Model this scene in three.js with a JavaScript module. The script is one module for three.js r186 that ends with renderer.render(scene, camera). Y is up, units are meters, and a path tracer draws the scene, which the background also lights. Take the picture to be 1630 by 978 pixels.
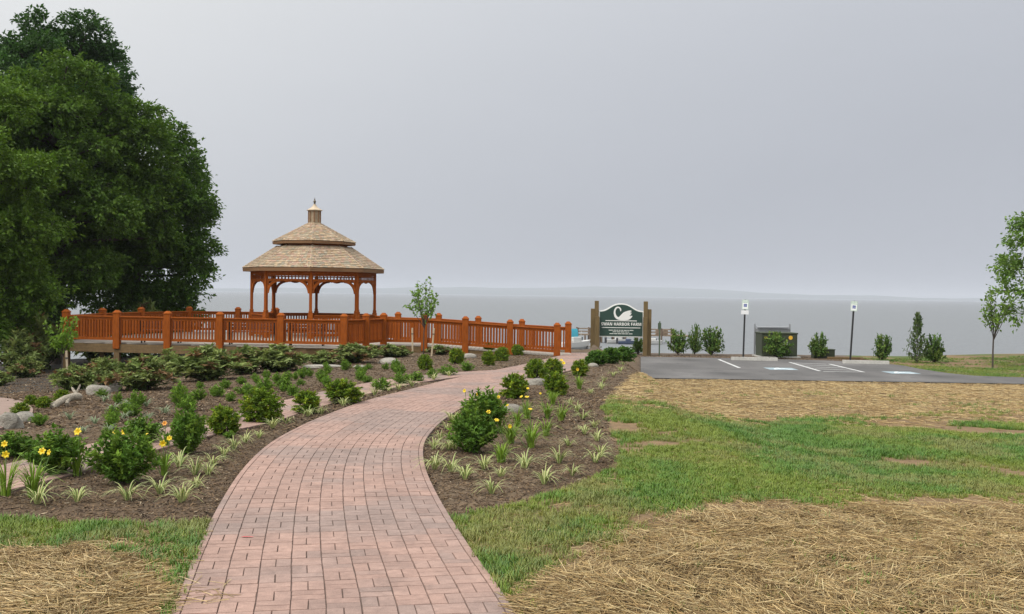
import * as THREE from 'three';
import { mergeGeometries } from 'three/addons/utils/BufferGeometryUtils.js';
import { RoundedBoxGeometry } from 'three/addons/geometries/RoundedBoxGeometry.js';
import { TextGeometry } from 'three/addons/geometries/TextGeometry.js';
import { FontLoader } from 'three/addons/loaders/FontLoader.js';

// ---------- camera, sky, sun, exposure ----------
const scene = new THREE.Scene();
const camera = new THREE.PerspectiveCamera(33.3, 1630 / 978, 0.1, 40000);
camera.rotation.order = 'YXZ';
camera.rotation.set(-0.0125, 0, 0.0127);
camera.position.set(0, 1.75, 0);
scene.add(camera);
const renderer = new THREE.WebGLRenderer({ antialias: true });
renderer.setSize(1024, 614);
renderer.toneMapping = THREE.LinearToneMapping;
renderer.toneMappingExposure = 1.4;
renderer.shadowMap.enabled = true;
const mixN = (a, b, t) => a + (b - a) * t;
const hash2 = (i, j) => { let h = Math.imul(i, 374761393) + Math.imul(j, 668265263); h = Math.imul(h ^ (h >>> 13), 1274126177); return ((h ^ (h >>> 16)) >>> 0) / 4294967296; };
function vn(x, y) {
  const i = Math.floor(x), j = Math.floor(y), u = x - i, v = y - j, a = u * u * (3 - 2 * u), b = v * v * (3 - 2 * v);
  return mixN(mixN(hash2(i, j), hash2(i + 1, j), a), mixN(hash2(i, j + 1), hash2(i + 1, j + 1), a), b);
}
const fbm = (x, y) => 0.5 * vn(x, y) + 0.27 * vn(x * 2.1 + 7, y * 2.1 + 3) + 0.15 * vn(x * 4.3 + 1, y * 4.3 + 9) + 0.08 * vn(x * 8.7, y * 8.7);
const sunDir = new THREE.Vector3(-0.55, 0.9, 0.34).normalize();
{
  const W = 512, Hh = 256, data = new Float32Array(W * Hh * 4), v = new THREE.Vector3();
  for (let j = 0; j < Hh; j++) for (let i = 0; i < W; i++) {
    const th = ((j + 0.5) / Hh - 0.5) * Math.PI, ph = ((i + 0.5) / W - 0.5) * 2 * Math.PI;
    v.set(Math.cos(ph) * Math.cos(th), Math.sin(th), Math.sin(ph) * Math.cos(th));
    const s = Math.max(0, v.y), g = Math.pow((1 + v.dot(sunDir)) / 2, 2.5);
    const wisp = 0.05 * (fbm(5 + ph * 2.2, 40 + th * 11) - 0.5) + 0.03 * (fbm(9 + ph * 6, 7 + th * 24) - 0.5);
    const L = (0.285 + 0.92 * g) * (1 + 0.46 * s) * (1 + wisp), c = Math.max(0, 1 - 4.2 * g);
    const o = (j * W + i) * 4;
    data[o] = L * (0.985 - 0.05 * c); data[o + 1] = L * (1.005 - 0.012 * c); data[o + 2] = L * (1.02 + 0.11 * c); data[o + 3] = 1;
  }
  const sky = new THREE.DataTexture(data, W, Hh, THREE.RGBAFormat, THREE.FloatType);
  sky.mapping = THREE.EquirectangularReflectionMapping;
  sky.magFilter = THREE.LinearFilter; sky.minFilter = THREE.LinearFilter; sky.wrapS = THREE.RepeatWrapping;
  sky.needsUpdate = true;
  scene.background = sky; scene.environment = sky;
}
const sun = new THREE.DirectionalLight(new THREE.Color().setRGB(1.0, 0.92, 0.8), 1.4);
sun.position.copy(sunDir).multiplyScalar(90).add(new THREE.Vector3(0, 0, -25));
sun.target.position.set(0, 0, -25);
sun.castShadow = true; sun.shadow.radius = 24; sun.shadow.mapSize.set(2048, 2048);
Object.assign(sun.shadow.camera, { left: -60, right: 60, top: 60, bottom: -60, near: 1, far: 220 });
scene.add(sun, sun.target);
scene.fog = new THREE.FogExp2(new THREE.Color().setRGB(0.78, 0.82, 0.9), 0.00016);

// ---------- helpers ----------
function mulberry(a) { return () => { a = (a + 0x6d2b79f5) | 0; let t = Math.imul(a ^ (a >>> 15), 1 | a); t = (t + Math.imul(t ^ (t >>> 7), 61 | t)) ^ t; return ((t ^ (t >>> 14)) >>> 0) / 4294967296; }; }
const clamp = (x, a = 0, b = 1) => Math.min(b, Math.max(a, x));
const ss=(a,b,x)=>{const t=Math.min(1,Math.max(0,(x-a)/(b-a)));return t*t*(3-2*t)};
const lerp = (a, b, t) => a + (b - a) * t;
const bluffEdge=(x)=>38.6+13*ss(-12,-15,x)+3.9*ss(-4.5,1.5,x)+9.7*ss(3,4.6,x);
function H(x,d){
  const hc=-0.012*Math.min(d,44), hr=-0.033*Math.min(d,35);
  let y=lerp(hc,hr,ss(1.2+0.07*Math.min(d,36),5-0.01*Math.min(d,40),x)*ss(2,14,d));
  y-=0.075*Math.max(0,-x-5)*ss(12,30,d);
  y+=0.2*ss(19.5,26,x)*ss(38.5,44,d);
  const k=d-bluffEdge(x); if(k>0) y-=0.42*k*k/(k+2.5);
  return y;
}

const WATER = -6.5;
const P = (x, y, d) => new THREE.Vector3(x, y, -d);
const used = {};
function numbered(n) { const k = used[n] = (used[n] ?? -1) + 1; return k ? n + '_' + String(k).padStart(3, '0') : n; }
function tag(o, label, category, group) { Object.assign(o.userData, { label, category }); if (group) o.userData.group = group; return o; }
function shade(o) { o.castShadow = o.receiveShadow = true; return o; }
function thing(name, label, category, x, y, d, turn = 0, group) {
  const o = new THREE.Group(); o.name = numbered(name); o.position.set(x, y, -d); o.rotation.y = turn; scene.add(o);
  return tag(o, label, category, group);
}
function part(parent, name, geo, mat) { const m = shade(new THREE.Mesh(geo, mat)); m.name = name; parent.add(m); return m; }
function stuffPart(parent, name, geo, mat) { const m = part(parent, name, geo, mat); m.userData.kind = 'stuff'; return m; }
function setting(name, geo, mat) { const m = part(scene, name, geo, mat); m.userData.kind = 'structure'; return m; }
function copyThing(o, label, x, y, d, turn = 0) { const c = o.clone(); c.name = numbered(o.name.replace(/_\d{3}$/, '')); c.userData = { ...o.userData, label }; c.position.set(x, y, -d); c.rotation.y = turn; scene.add(c); return c; }
const strip = (g) => { const h = g.index ? g.toNonIndexed() : g; for (const k of Object.keys(h.attributes)) if (!['position', 'normal', 'uv'].includes(k)) h.deleteAttribute(k); return h; };
const merge = (list) => mergeGeometries(list.map(strip));
function box(w, h, l, x = 0, y = 0, z = 0, bev = 0) { const g = bev ? new RoundedBoxGeometry(w, h, l, 1, bev) : new THREE.BoxGeometry(w, h, l); return g.translate(x, y, z); }
const UP = new THREE.Vector3(0, 1, 0);
function bar(a, b, w, h, bev = 0) {           // box from a to b, w wide, h high
  const dir = b.clone().sub(a), L = dir.length(), g = box(w, h, L, 0, 0, 0, bev);
  const m = new THREE.Matrix4().lookAt(dir, new THREE.Vector3(), UP); g.applyMatrix4(m);
  return g.translate((a.x + b.x) / 2, (a.y + b.y) / 2, (a.z + b.z) / 2);
}
function rod(a, b, r0, r1 = r0, n = 7) {
  const dir = b.clone().sub(a), L = dir.length(), g = new THREE.CylinderGeometry(r1, r0, L, n, 1);
  g.applyQuaternion(new THREE.Quaternion().setFromUnitVectors(UP, dir.normalize()));
  return g.translate((a.x + b.x) / 2, (a.y + b.y) / 2, (a.z + b.z) / 2);
}
function limb(a, b, r0, r1, R, sag = 0.12, n = 6) {   // a bent tapering limb
  const L = a.distanceTo(b), m = a.clone().lerp(b, 0.5).add(new THREE.Vector3((R() - 0.5) * sag * L, R() * sag * L * 0.8, (R() - 0.5) * sag * L));
  const c = new THREE.QuadraticBezierCurve3(a, m, b), out = [], K = 4;
  for (let i = 0; i < K; i++) out.push(rod(c.getPoint(i / K), c.getPoint((i + 1.08) / K > 1 ? 1 : (i + 1.08) / K), lerp(r0, r1, i / K), lerp(r0, r1, (i + 1) / K), n));
  return merge(out);
}
const rgb = (r, g, b) => new THREE.Color().setRGB(r, g, b);
const mat = (r, g, b, rough = 0.85, extra = {}) => new THREE.MeshStandardMaterial({ color: rgb(r, g, b), roughness: rough, ...extra });
function grainTexture(size, f, srgb = true) {
  const d = new Uint8Array(size * size * 4);
  for (let j = 0; j < size; j++) for (let i = 0; i < size; i++) { const v = clamp(f(i / size, j / size, i, j)) * 255, o = (j * size + i) * 4; d[o] = d[o + 1] = d[o + 2] = v; d[o + 3] = 255; }
  const t = new THREE.DataTexture(d, size, size); t.wrapS = t.wrapT = THREE.RepeatWrapping; t.magFilter = THREE.LinearFilter; t.minFilter = THREE.LinearMipmapLinearFilter; t.generateMipmaps = true;
  if (srgb) t.colorSpace = THREE.SRGBColorSpace; t.needsUpdate = true; return t;
}
// noise that repeats without a seam
const tv = (u, v, n, s = 0) => { const x = u * n, y = v * n, i = Math.floor(x), j = Math.floor(y), a = x - i, b = y - j, p = a * a * (3 - 2 * a), q = b * b * (3 - 2 * b), w = (k) => ((k % n) + n) % n + s * 977; return lerp(lerp(hash2(w(i), w(j)), hash2(w(i + 1), w(j)), p), lerp(hash2(w(i), w(j + 1)), hash2(w(i + 1), w(j + 1)), p), q); };
const soilGrain = grainTexture(512, (u, v) => 0.62 + 0.38 * (0.35 * tv(u, v, 16) + 0.3 * tv(u, v, 64, 1) + 0.35 * tv(u, v, 200, 2)));
const soilBump = grainTexture(512, (u, v) => 0.4 * tv(u, v, 24, 3) + 0.35 * tv(u, v, 80, 4) + 0.25 * tv(u, v, 220, 5), false);
const woodGrain = grainTexture(256, (u, v) => 0.74 + 0.26 * (0.5 * tv(u, v * 0.12, 48, 6) + 0.5 * tv(u, v, 8, 7)));
const speckle = grainTexture(512, (u, v) => 0.7 + 0.3 * (0.3 * tv(u, v, 6, 8) + 0.3 * tv(u, v, 30, 9) + 0.4 * tv(u, v, 256, 10)));
const fineBump = grainTexture(512, (u, v) => 0.5 * tv(u, v, 60, 11) + 0.5 * tv(u, v, 240, 12), false);

// coloured triangle soup for leaves, blades, chips
class Soup {
  constructor() { this.p = []; this.c = []; }
  tri(a, b, c, col) { this.p.push(a.x, a.y, a.z, b.x, b.y, b.z, c.x, c.y, c.z); for (let i = 0; i < 3; i++) this.c.push(col[0], col[1], col[2]); }
  leaf(pos, dir, nor, len, wid, col, fold = 0.18) {   // pos = stalk end, dir = along the blade, nor = face
    const s = new THREE.Vector3().crossVectors(dir, nor).normalize();
    const tip = pos.clone().addScaledVector(dir, len).addScaledVector(nor, -0.12 * len), mid = pos.clone().addScaledVector(dir, len * 0.45).addScaledVector(nor, fold * wid);
    const l = mid.clone().addScaledVector(s, wid / 2), r = mid.clone().addScaledVector(s, -wid / 2);
    this.tri(pos, l, tip, col); this.tri(pos, tip, r, col);
  }
  blade(pts, widths, side, col, col2) {                 // a strip along pts; col2 = stripe colour of one edge
    for (let i = 0; i < pts.length - 1; i++) {
      const a = pts[i].clone().addScaledVector(side, -widths[i] / 2), b = pts[i].clone().addScaledVector(side, widths[i] / 2);
      const c = pts[i + 1].clone().addScaledVector(side, -widths[i + 1] / 2), d = pts[i + 1].clone().addScaledVector(side, widths[i + 1] / 2);
      if (col2) { const m = pts[i], n = pts[i + 1]; this.tri(a, m, c, col2); this.tri(m, n, c, col2); this.tri(m, b, n, col); this.tri(b, d, n, col); }
      else { this.tri(a, b, c, col); this.tri(b, d, c, col); }
    }
  }
  geo() {
    const g = new THREE.BufferGeometry();
    g.setAttribute('position', new THREE.Float32BufferAttribute(this.p, 3)); g.setAttribute('color', new THREE.Float32BufferAttribute(this.c, 3));
    g.computeVertexNormals(); return g;
  }
}
const leafMat = new THREE.MeshPhysicalMaterial({ vertexColors: true, roughness: 0.8, specularIntensity: 0.35, transmission: 0.4, thickness: 0, side: THREE.DoubleSide });
const leafMatDense = new THREE.MeshPhysicalMaterial({ vertexColors: true, roughness: 0.8, specularIntensity: 0.35, transmission: 0.3, thickness: 0, side: THREE.DoubleSide });
const bladeMat = new THREE.MeshPhysicalMaterial({ vertexColors: true, roughness: 0.75, specularIntensity: 0.4, transmission: 0.3, thickness: 0, side: THREE.DoubleSide });
const barkMat = mat(0.09, 0.07, 0.055, 0.95, { map: woodGrain });
const vary = (c, R, a = 0.3) => { const k = 1 + (R() - 0.5) * 2 * a, h = (R() - 0.5) * a * 0.5; return [c[0] * k * (1 + h), c[1] * k, c[2] * k * (1 - h)]; };
const randDir = (R) => { const z = R() * 2 - 1, t = R() * 6.2832, r = Math.sqrt(1 - z * z); return new THREE.Vector3(r * Math.cos(t), z, r * Math.sin(t)); };

// ---------- where things lie on the ground ----------
function curve2(pts, n) { const c = new THREE.CatmullRomCurve3(pts.map(([x, d]) => new THREE.Vector3(x, 0, d)), false, 'centripetal'); c.arcLengthDivisions = 800; return c.getSpacedPoints(n).map((p) => [p.x, p.z]); }
const PATH = curve2([[-0.1, 0.5], [-0.5, 3.2], [-0.93, 5.8], [-1.22, 7.2], [-1.58, 9.1], [-1.87, 11], [-2.03, 12.8], [-2.03, 14.4], [-1.92, 16.2], [-1.63, 18.6], [-1.1, 21.2], [-0.58, 23.7], [0.22, 26.7], [1.22, 30.3], [1.85, 33], [2.4, 35.3], [2.78, 37], [2.95, 39.4]], 260);
const PATH_HALF = 0.955;
const SIDE = curve2([[-0.05, 27.6], [-1.2, 26.2], [-2.45, 23.4], [-3.2, 20.4], [-3.75, 17.1], [-3.98, 15.1], [-4.35, 13.7], [-4.72, 11.6], [-4.95, 9.9], [-5.4, 8.4], [-6.2, 6.6]], 120);
const SIDE_HALF = 0.5;
function nearest(line, x, d) { let b = 1e9, bi = 0; for (let i = 0; i < line.length; i++) { const q = (line[i][0] - x) ** 2 + (line[i][1] - d) ** 2; if (q < b) { b = q; bi = i; } } return [Math.sqrt(b), bi]; }
function piece(t, list) { if (t <= list[0][0]) return list[0][1]; for (let i = 1; i < list.length; i++) if (t <= list[i][0]) return lerp(list[i - 1][1], list[i][1], (t - list[i - 1][0]) / (list[i][0] - list[i - 1][0])); return list[list.length - 1][1]; }
const ISLAND = [[8.45, -0.55], [8.9, 0.0], [9.6, 0.42], [10.2, 0.74], [11.2, 1.14], [12.2, 1.32], [14.2, 1.4], [18, 1.58], [24.6, 2.8], [30, 3.75], [35.5, 4.5], [48, 6]];
const STRAW_R = [[-0.3, 5.2], [0, 5.9], [0.53, 7.1], [1.39, 8.4], [2.17, 9.1], [3.3, 9.2], [5.1, 10.1], [9, 11.5], [20, 14]];
const STRAW_L = [[-8, 7.0], [-3.5, 7.12], [-3, 7.25], [-2.45, 6.9], [-2.06, 6.2], [-1.85, 5.4], [-1.5, 4]];
const BAND = [[1.5, 19.6], [2.4, 18.5], [3.6, 17.8], [6, 19.9], [11, 22.4], [20, 25], [40, 28]];
const LOT = [[4.53, 35.85], [11, 35.7], [17, 35.45], [30, 34.6], [70, 33], [70, 36.2], [30, 37.4], [20, 38.1], [17.6, 38.9], [17.1, 40.2], [16.9, 42], [16.95, 44.3], [16.4, 46], [14.6, 47.3], [12, 47.9], [9.5, 48.2], [6.1, 48.4]];
function inPoly(x, d, poly) { let c = false; for (let i = 0, j = poly.length - 1; i < poly.length; j = i++) { const [xi, yi] = poly[i], [xj, yj] = poly[j]; if ((yi > d) !== (yj > d) && x < ((xj - xi) * (d - yi)) / (yj - yi) + xi) c = !c; } return c; }
const DECK_UNDER = (x, d) => x < -4 && d > 36.2;
// what the ground is made of at a point: path, lot, bed, straw, band, grass, bank, bluff, wood
function zone(x, d, wob = true) {
  if (d > 80 || d < -20) return 'bluff';
  const w1 = wob ? (fbm(x * 1.7 + 40, d * 1.7) - 0.5) * 0.5 : 0, w2 = wob ? (fbm(x * 0.6 + 9, d * 0.6 + 5) - 0.5) * 1.6 : 0;
  if (d < 40.2) { const [pd, pi] = nearest(PATH, x, d); if (pd < PATH_HALF) return 'path'; var left = x < PATH[pi][0]; } else var left = x < 3.2;
  if (inPoly(x, d, LOT)) return 'lot';
  if (d > bluffEdge(x) + 0.6 + w1) return 'bluff';
  if (left) {
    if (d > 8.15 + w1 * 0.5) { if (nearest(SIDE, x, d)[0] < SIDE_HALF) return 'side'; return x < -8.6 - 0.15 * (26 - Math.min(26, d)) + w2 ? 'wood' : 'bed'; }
    return d < piece(x, STRAW_L) + w1 * 0.7 ? 'straw' : 'grass';
  }
  if (d > 8.45 && x < piece(d, ISLAND) + w1 * 0.35) return 'bed';
  if (d < piece(x, STRAW_R) + w1 * 1.2) return 'straw';
  if (d > 35 && x < 17) return d > 35.2 && d < 36.4 ? 'band' : 'bank';
  if (d > 36) return x > 16.5 ? 'grass' : 'bank';
  if (d > piece(x, BAND) + w2 * 0.9 + w1) return 'band';
  return 'grass';
}

// ---------- the setting: ground, water, far shore, paths, parking lot ----------
function greenness(x, d) {
  let g = 0.45 + 2.6 * (fbm(x * 0.5 + 3, d * 0.42 + 8) - 0.47) + 1.3 * (fbm(x * 1.9, d * 1.9 + 4) - 0.47);
  if (d < 14 && x > 0) g -= 0.5 * ss(1.3, 0, d - piece(x, STRAW_R)) + 0.5 * ss(2.2, 6, x) * ss(15.5, 9, d);
  if (d < 30 && x > 0 && d > 14) g -= 0.4 * ss(-2, 0, d - piece(x, BAND));
  return clamp(g);
}
const relief = { bed: 0.05, wood: 0.08, straw: 0.14, band: 0.04, grass: 0.035, bank: 0.05, bluff: 0.15, path: 0, lot: 0, side: 0 };
function surface(x, d, z) { return H(x, d) + relief[z] * (fbm(x * 2.6 + 17, d * 2.6) - 0.5) + (z === 'bed' || z === 'straw' ? 0.03 * (vn(x * 9, d * 9) - 0.5) : 0) - (z === 'path' || z === 'side' ? 0.07 : z === 'lot' ? 0.12 : 0); }
const mixc = (a, b, t) => [lerp(a[0], b[0], t), lerp(a[1], b[1], t), lerp(a[2], b[2], t)];
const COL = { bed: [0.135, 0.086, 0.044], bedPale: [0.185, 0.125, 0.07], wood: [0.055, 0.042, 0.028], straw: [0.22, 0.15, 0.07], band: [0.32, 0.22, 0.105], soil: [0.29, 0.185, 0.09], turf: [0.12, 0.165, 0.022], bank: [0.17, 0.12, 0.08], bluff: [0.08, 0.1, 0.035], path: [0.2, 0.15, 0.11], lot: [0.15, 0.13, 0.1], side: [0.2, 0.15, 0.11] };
function groundColour(x, d, z) {
  const n = fbm(x * 0.9 + 2, d * 0.9 + 6), m = fbm(x * 3.1 + 5, d * 3.1);
  let c = COL[z];
  if (z === 'grass') c = mixc(COL.soil, COL.turf, ss(0.15, 0.6, greenness(x, d)));
  else if (z === 'bed') c = mixc(COL.bed, COL.bedPale, ss(0.4, 0.7, n));
  else if (z === 'band' || z === 'straw') c = mixc(c, COL.soil, ss(0.5, 0.75, n) * 0.6);
  const k = 0.8 + 0.4 * m; return [c[0] * k, c[1] * k, c[2] * k];
}
{
  const axis = (list) => { const o = []; for (const [a, b, s] of list) for (let v = a; v < b - 1e-6; v += s) o.push(v); o.push(list[list.length - 1][1]); return o; };
  const xs = axis([[-90, -30, 6], [-30, -16, 1], [-16, -6.5, 0.28], [-6.5, 6, 0.11], [6, 20, 0.3], [20, 32, 1], [32, 110, 6]]);
  const ds = axis([[-25, -2, 2.5], [-2, 4.5, 0.5], [4.5, 15, 0.09], [15, 27, 0.16], [27, 53, 0.34], [53, 74, 1.5]]);
  const pos = [], col = [], uv = [], idx = [];
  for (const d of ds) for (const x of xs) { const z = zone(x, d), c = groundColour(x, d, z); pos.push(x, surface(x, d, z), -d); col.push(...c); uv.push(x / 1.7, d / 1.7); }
  const n = xs.length;
  for (let j = 0; j < ds.length - 1; j++) for (let i = 0; i < n - 1; i++) { const a = j * n + i, b = a + 1, c = a + n, e = c + 1; idx.push(a, b, c, b, e, c); }
  const g = new THREE.BufferGeometry(); g.setAttribute('position', new THREE.Float32BufferAttribute(pos, 3)); g.setAttribute('color', new THREE.Float32BufferAttribute(col, 3)); g.setAttribute('uv', new THREE.Float32BufferAttribute(uv, 2)); g.setIndex(idx); g.computeVertexNormals();
  setting('ground', g, new THREE.MeshStandardMaterial({ vertexColors: true, map: soilGrain, bumpMap: soilBump, bumpScale: 0.018, roughness: 1 }));
}
{ // the bay
  const waves = grainTexture(512, (u, v) => 0.5 * tv(u, v * 1, 14, 20) + 0.3 * tv(u, v, 40, 21) + 0.2 * tv(u, v, 90, 22), false);
  waves.repeat.set(1, 1);
  const g = new THREE.PlaneGeometry(44000, 22000); g.rotateX(-Math.PI / 2); g.translate(0, WATER, -(11000 + 45));
  const uv = g.attributes.uv, p = g.attributes.position; for (let i = 0; i < uv.count; i++) uv.setXY(i, p.getX(i) / 26, p.getZ(i) / 14);
  setting('water', g, new THREE.MeshPhysicalMaterial({ color: rgb(0.175, 0.185, 0.192), roughness: 0.42, bumpMap: waves, bumpScale: 0.5, ior: 1.33 }));
}
{ // low wooded shore across the bay
  const pos = [], idx = []; let k = 0;
  for (let x = -9000; x <= 9000; x += 100) {
    const h = 14 + 62 * Math.exp(-(((x - 1500) / 1150) ** 2)) + 26 * Math.exp(-(((x + 500) / 1500) ** 2)) + 22 * vn(x / 700 + 3, 1) + 9 * vn(x / 160, 5);
    for (const [dy, dz] of [[-2, 0], [h * 0.55, 60], [h, 500], [h * 0.6, 1500], [-2, 2600]]) pos.push(x, WATER + dy, -(9500 + dz));
    if (k) for (let i = 0; i < 4; i++) { const a = (k - 1) * 5 + i, b = k * 5 + i; idx.push(a, b, a + 1, b, b + 1, a + 1); }
    k++;
  }
  const g = new THREE.BufferGeometry(); g.setAttribute('position', new THREE.Float32BufferAttribute(pos, 3)); g.setIndex(idx); g.computeVertexNormals();
  setting('far_shore', g, mat(0.06, 0.085, 0.06, 1));
}
// paths of stamped brick: a slab with proud bricks in basket weave
const brickMat = new THREE.MeshStandardMaterial({ vertexColors: true, map: speckle, bumpMap: fineBump, bumpScale: 0.004, roughness: 0.86 });
const jointMat = mat(0.19, 0.13, 0.105, 0.95, { map: speckle });
function pathFrame(line) {
  const S = [0]; for (let i = 1; i < line.length; i++) S.push(S[i - 1] + Math.hypot(line[i][0] - line[i - 1][0], line[i][1] - line[i - 1][1]));
  const at = (s) => { let i = Math.min(line.length - 2, Math.max(0, Math.floor((s / S[S.length - 1]) * (line.length - 1)))); while (i < line.length - 2 && S[i + 1] < s) i++; while (i > 0 && S[i] > s) i--;
    const t = (s - S[i]) / (S[i + 1] - S[i]), a = line[Math.max(0, i - 1)], b = line[Math.min(line.length - 1, i + 2)], L = Math.hypot(b[0] - a[0], b[1] - a[1]);
    return [lerp(line[i][0], line[i + 1][0], t), lerp(line[i][1], line[i + 1][1], t), (b[1] - a[1]) / L, -(b[0] - a[0]) / L]; };
  return { len: S[S.length - 1], at, xy: (s, t) => { const [x, d, nx, nd] = at(s); return [x + nx * t, d + nd * t]; } };
}
function slabGeo(fr, half, top, thick) {
  const pos = [], idx = [], uv = [], n = Math.ceil(fr.len / 0.2), T = [-half, -half, -half * 0.33, half * 0.33, half, half];
  for (let i = 0; i <= n; i++) { const s = (i / n) * fr.len; T.forEach((t, k) => { const [x, d] = fr.xy(s, t); pos.push(x, H(x, d) + top - (k === 0 || k === 5 ? thick : 0), -d); uv.push(x, d); }); }
  for (let i = 0; i < n; i++) for (let k = 0; k < 5; k++) { const a = i * 6 + k, b = a + 1, c = a + 6, e = c + 1; idx.push(a, b, c, b, e, c); }
  const g = new THREE.BufferGeometry(); g.setAttribute('position', new THREE.Float32BufferAttribute(pos, 3)); g.setAttribute('uv', new THREE.Float32BufferAttribute(uv, 2)); g.setIndex(idx); return strip(g.toNonIndexed()).computeVertexNormals(), (() => { const q = g.toNonIndexed(); q.computeVertexNormals(); return q; })();
}
function brickTone(x, d, R) {
  const m = ss(0.38, 0.66, fbm(x * 1.1 + 30, d * 1.1 + 12)), c = mixc([0.47, 0.3, 0.24], [0.375, 0.27, 0.23], clamp(m * 1.0 + (R() - 0.5) * 0.35)), k = 0.92 + 0.13 * R() + 0.1 * (fbm(x * 2.3, d * 2.3) - 0.5);
  return [c[0] * k, c[1] * k, c[2] * k];
}
function brickGeo(list) {   // list of [corners of the top in [x,d], height, colour]
  const pos = [], col = [], uv = [];
  const put = (a, c) => { pos.push(a[0], a[1], a[2]); col.push(...c); uv.push(a[0] * 0.9, a[2] * 0.9); };
  for (const [q, top, c] of list) {
    const cx = (q[0][0] + q[2][0]) / 2, cd = (q[0][1] + q[2][1]) / 2, U = [], B = [];
    for (const [x, d] of q) { const y = H(x, d); U.push([lerp(x, cx, 0.022), y + top, -lerp(d, cd, 0.022)]); B.push([x, y + top - 0.009, -d]); }
    const f = (a, b, e) => { put(a, c); put(b, c); put(e, c); };
    f(U[0], U[1], U[2]); f(U[0], U[2], U[3]);
    for (let i = 0; i < 4; i++) { const j = (i + 1) % 4; f(B[i], B[j], U[j]); f(B[i], U[j], U[i]); }
  }
  const g = new THREE.BufferGeometry(); g.setAttribute('position', new THREE.Float32BufferAttribute(pos, 3)); g.setAttribute('color', new THREE.Float32BufferAttribute(col, 3)); g.setAttribute('uv', new THREE.Float32BufferAttribute(uv, 2)); g.computeVertexNormals(); return g;
}
function brickPath(name, line, half, cols, singles, seed) {
  const R = mulberry(seed), fr = pathFrame(line), root = new THREE.Group(); root.name = name; root.userData.kind = 'structure'; scene.add(root);
  part(root, 'slab', slabGeo(fr, half, 0.012, 0.1), jointMat);
  const sq = 0.2, j = 0.003, t0 = -cols * sq / 2, rows = Math.floor((fr.len - 0.02) / sq), all = [];
  for (let r = 0; r < rows; r++) {
    for (let c = 0; c < cols; c++) for (let h = 0; h < 2; h++) {
      let s0 = r * sq, s1 = s0 + sq, a = t0 + c * sq, b = a + sq;
      if ((r + c) % 2) { if (h) s0 += sq / 2; else s1 -= sq / 2; } else { if (h) a += sq / 2; else b -= sq / 2; }
      const w = () => (R() - 0.5) * 0.004;
      const e = 0.0022, cut = name === 'brick_path' && r >= 44 ? 0.014 : 0, q = [[s0 + e, a + j], [s1 - e, a + j], [s1 - e, b - j], [s0 + e, b - j]].map(([s, t]) => [s + cut, t]).map(([s, t]) => fr.xy(s + w(), t + w()));
      all.push([q, 0.02 + (R() - 0.5) * 0.003, brickTone(q[0][0], q[0][1], R), q[0][1]]);
    }
    for (const e of [-1, 1]) if (half - cols * sq / 2 > 0.03) { const a = e * (cols * sq / 2 + j), b = e * (half - 0.004), s0 = r * sq + 0.001, s1 = s0 + sq - 0.002; const q = [[s0, a], [s1, a], [s1, b], [s0, b]].map(([s, t]) => fr.xy(s, t)); all.push([e > 0 ? q : q.reverse(), 0.02, brickTone(q[0][0], q[0][1], R), 99]); }
  }
  const near = all.filter((q) => q[3] > 5.5).sort((p, q) => p[3] - q[3]).slice(0, singles), set = new Set(near);
  for (const q of near) { const m = part(root, 'brick', brickGeo([q]), brickMat); if (q === near[0]) continue; }
  stuffPart(root, 'bricks', brickGeo(all.filter((q) => !set.has(q))), brickMat);
  return root;
}
const mainPath = brickPath('brick_path', PATH, PATH_HALF, 9, 300, 11);
brickPath('side_path', SIDE, SIDE_HALF, 5, 0, 12);
{ const red = new Soup(); const y = (x, d) => H(x, d) + 0.0265, q = (x, d) => P(x, y(x, d), d); red.tri(q(-1.98, 7.545), q(-1.88, 7.55), q(-1.96, 7.57), [0.5, 0.1, 0.1]); red.tri(q(-1.96, 7.57), q(-1.88, 7.55), q(-1.9, 7.566), [0.52, 0.14, 0.13]); part(mainPath, 'spray_mark', red.geo(), new THREE.MeshStandardMaterial({ vertexColors: true, side: THREE.DoubleSide })); }
// the strip of path beyond the grey stones on the left
{ const line = curve2([[-7.2, 12.5], [-7.75, 15.2], [-8.7, 17.2], [-10.2, 19.2], [-13, 21]], 60), fr = pathFrame(line); setting('garden_path', slabGeo(fr, 0.55, 0.03, 0.1), mat(0.36, 0.25, 0.2, 0.9, { map: speckle })); }
// parking lot
const LOT_Y = -1.12;
function flat(poly, y, m, name, parent) {
  const s = new THREE.Shape(poly.map(([x, d]) => new THREE.Vector2(x, d))), g = new THREE.ShapeGeometry(s); g.rotateX(-Math.PI / 2); g.translate(0, y, 0); g.computeVertexNormals();
  const uv = g.attributes.uv; for (let i = 0; i < uv.count; i++) uv.setXY(i, uv.getX(i) / 8, uv.getY(i) / 8);
  return parent ? part(parent, name, g, m) : setting(name, g, m);
}
const tarTexture = grainTexture(1024, (u, v) => { const p = tv(u, v, 5, 30), q = tv(u, v, 11, 31), st = tv(u, v, 19, 32); return 0.6 + 0.22 * p + 0.12 * q + 0.1 * tv(u, v, 300, 33) - 0.16 * ss(0.72, 0.85, st) * q; });
const asphalt = new THREE.MeshStandardMaterial({ color: rgb(0.15, 0.142, 0.136), map: tarTexture, bumpMap: fineBump, bumpScale: 0.006, roughness: 0.9 });
const lot = flat(LOT, LOT_Y, asphalt, 'parking_lot');
const paint = mat(0.72, 0.72, 0.7, 0.8, { map: speckle });
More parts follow.
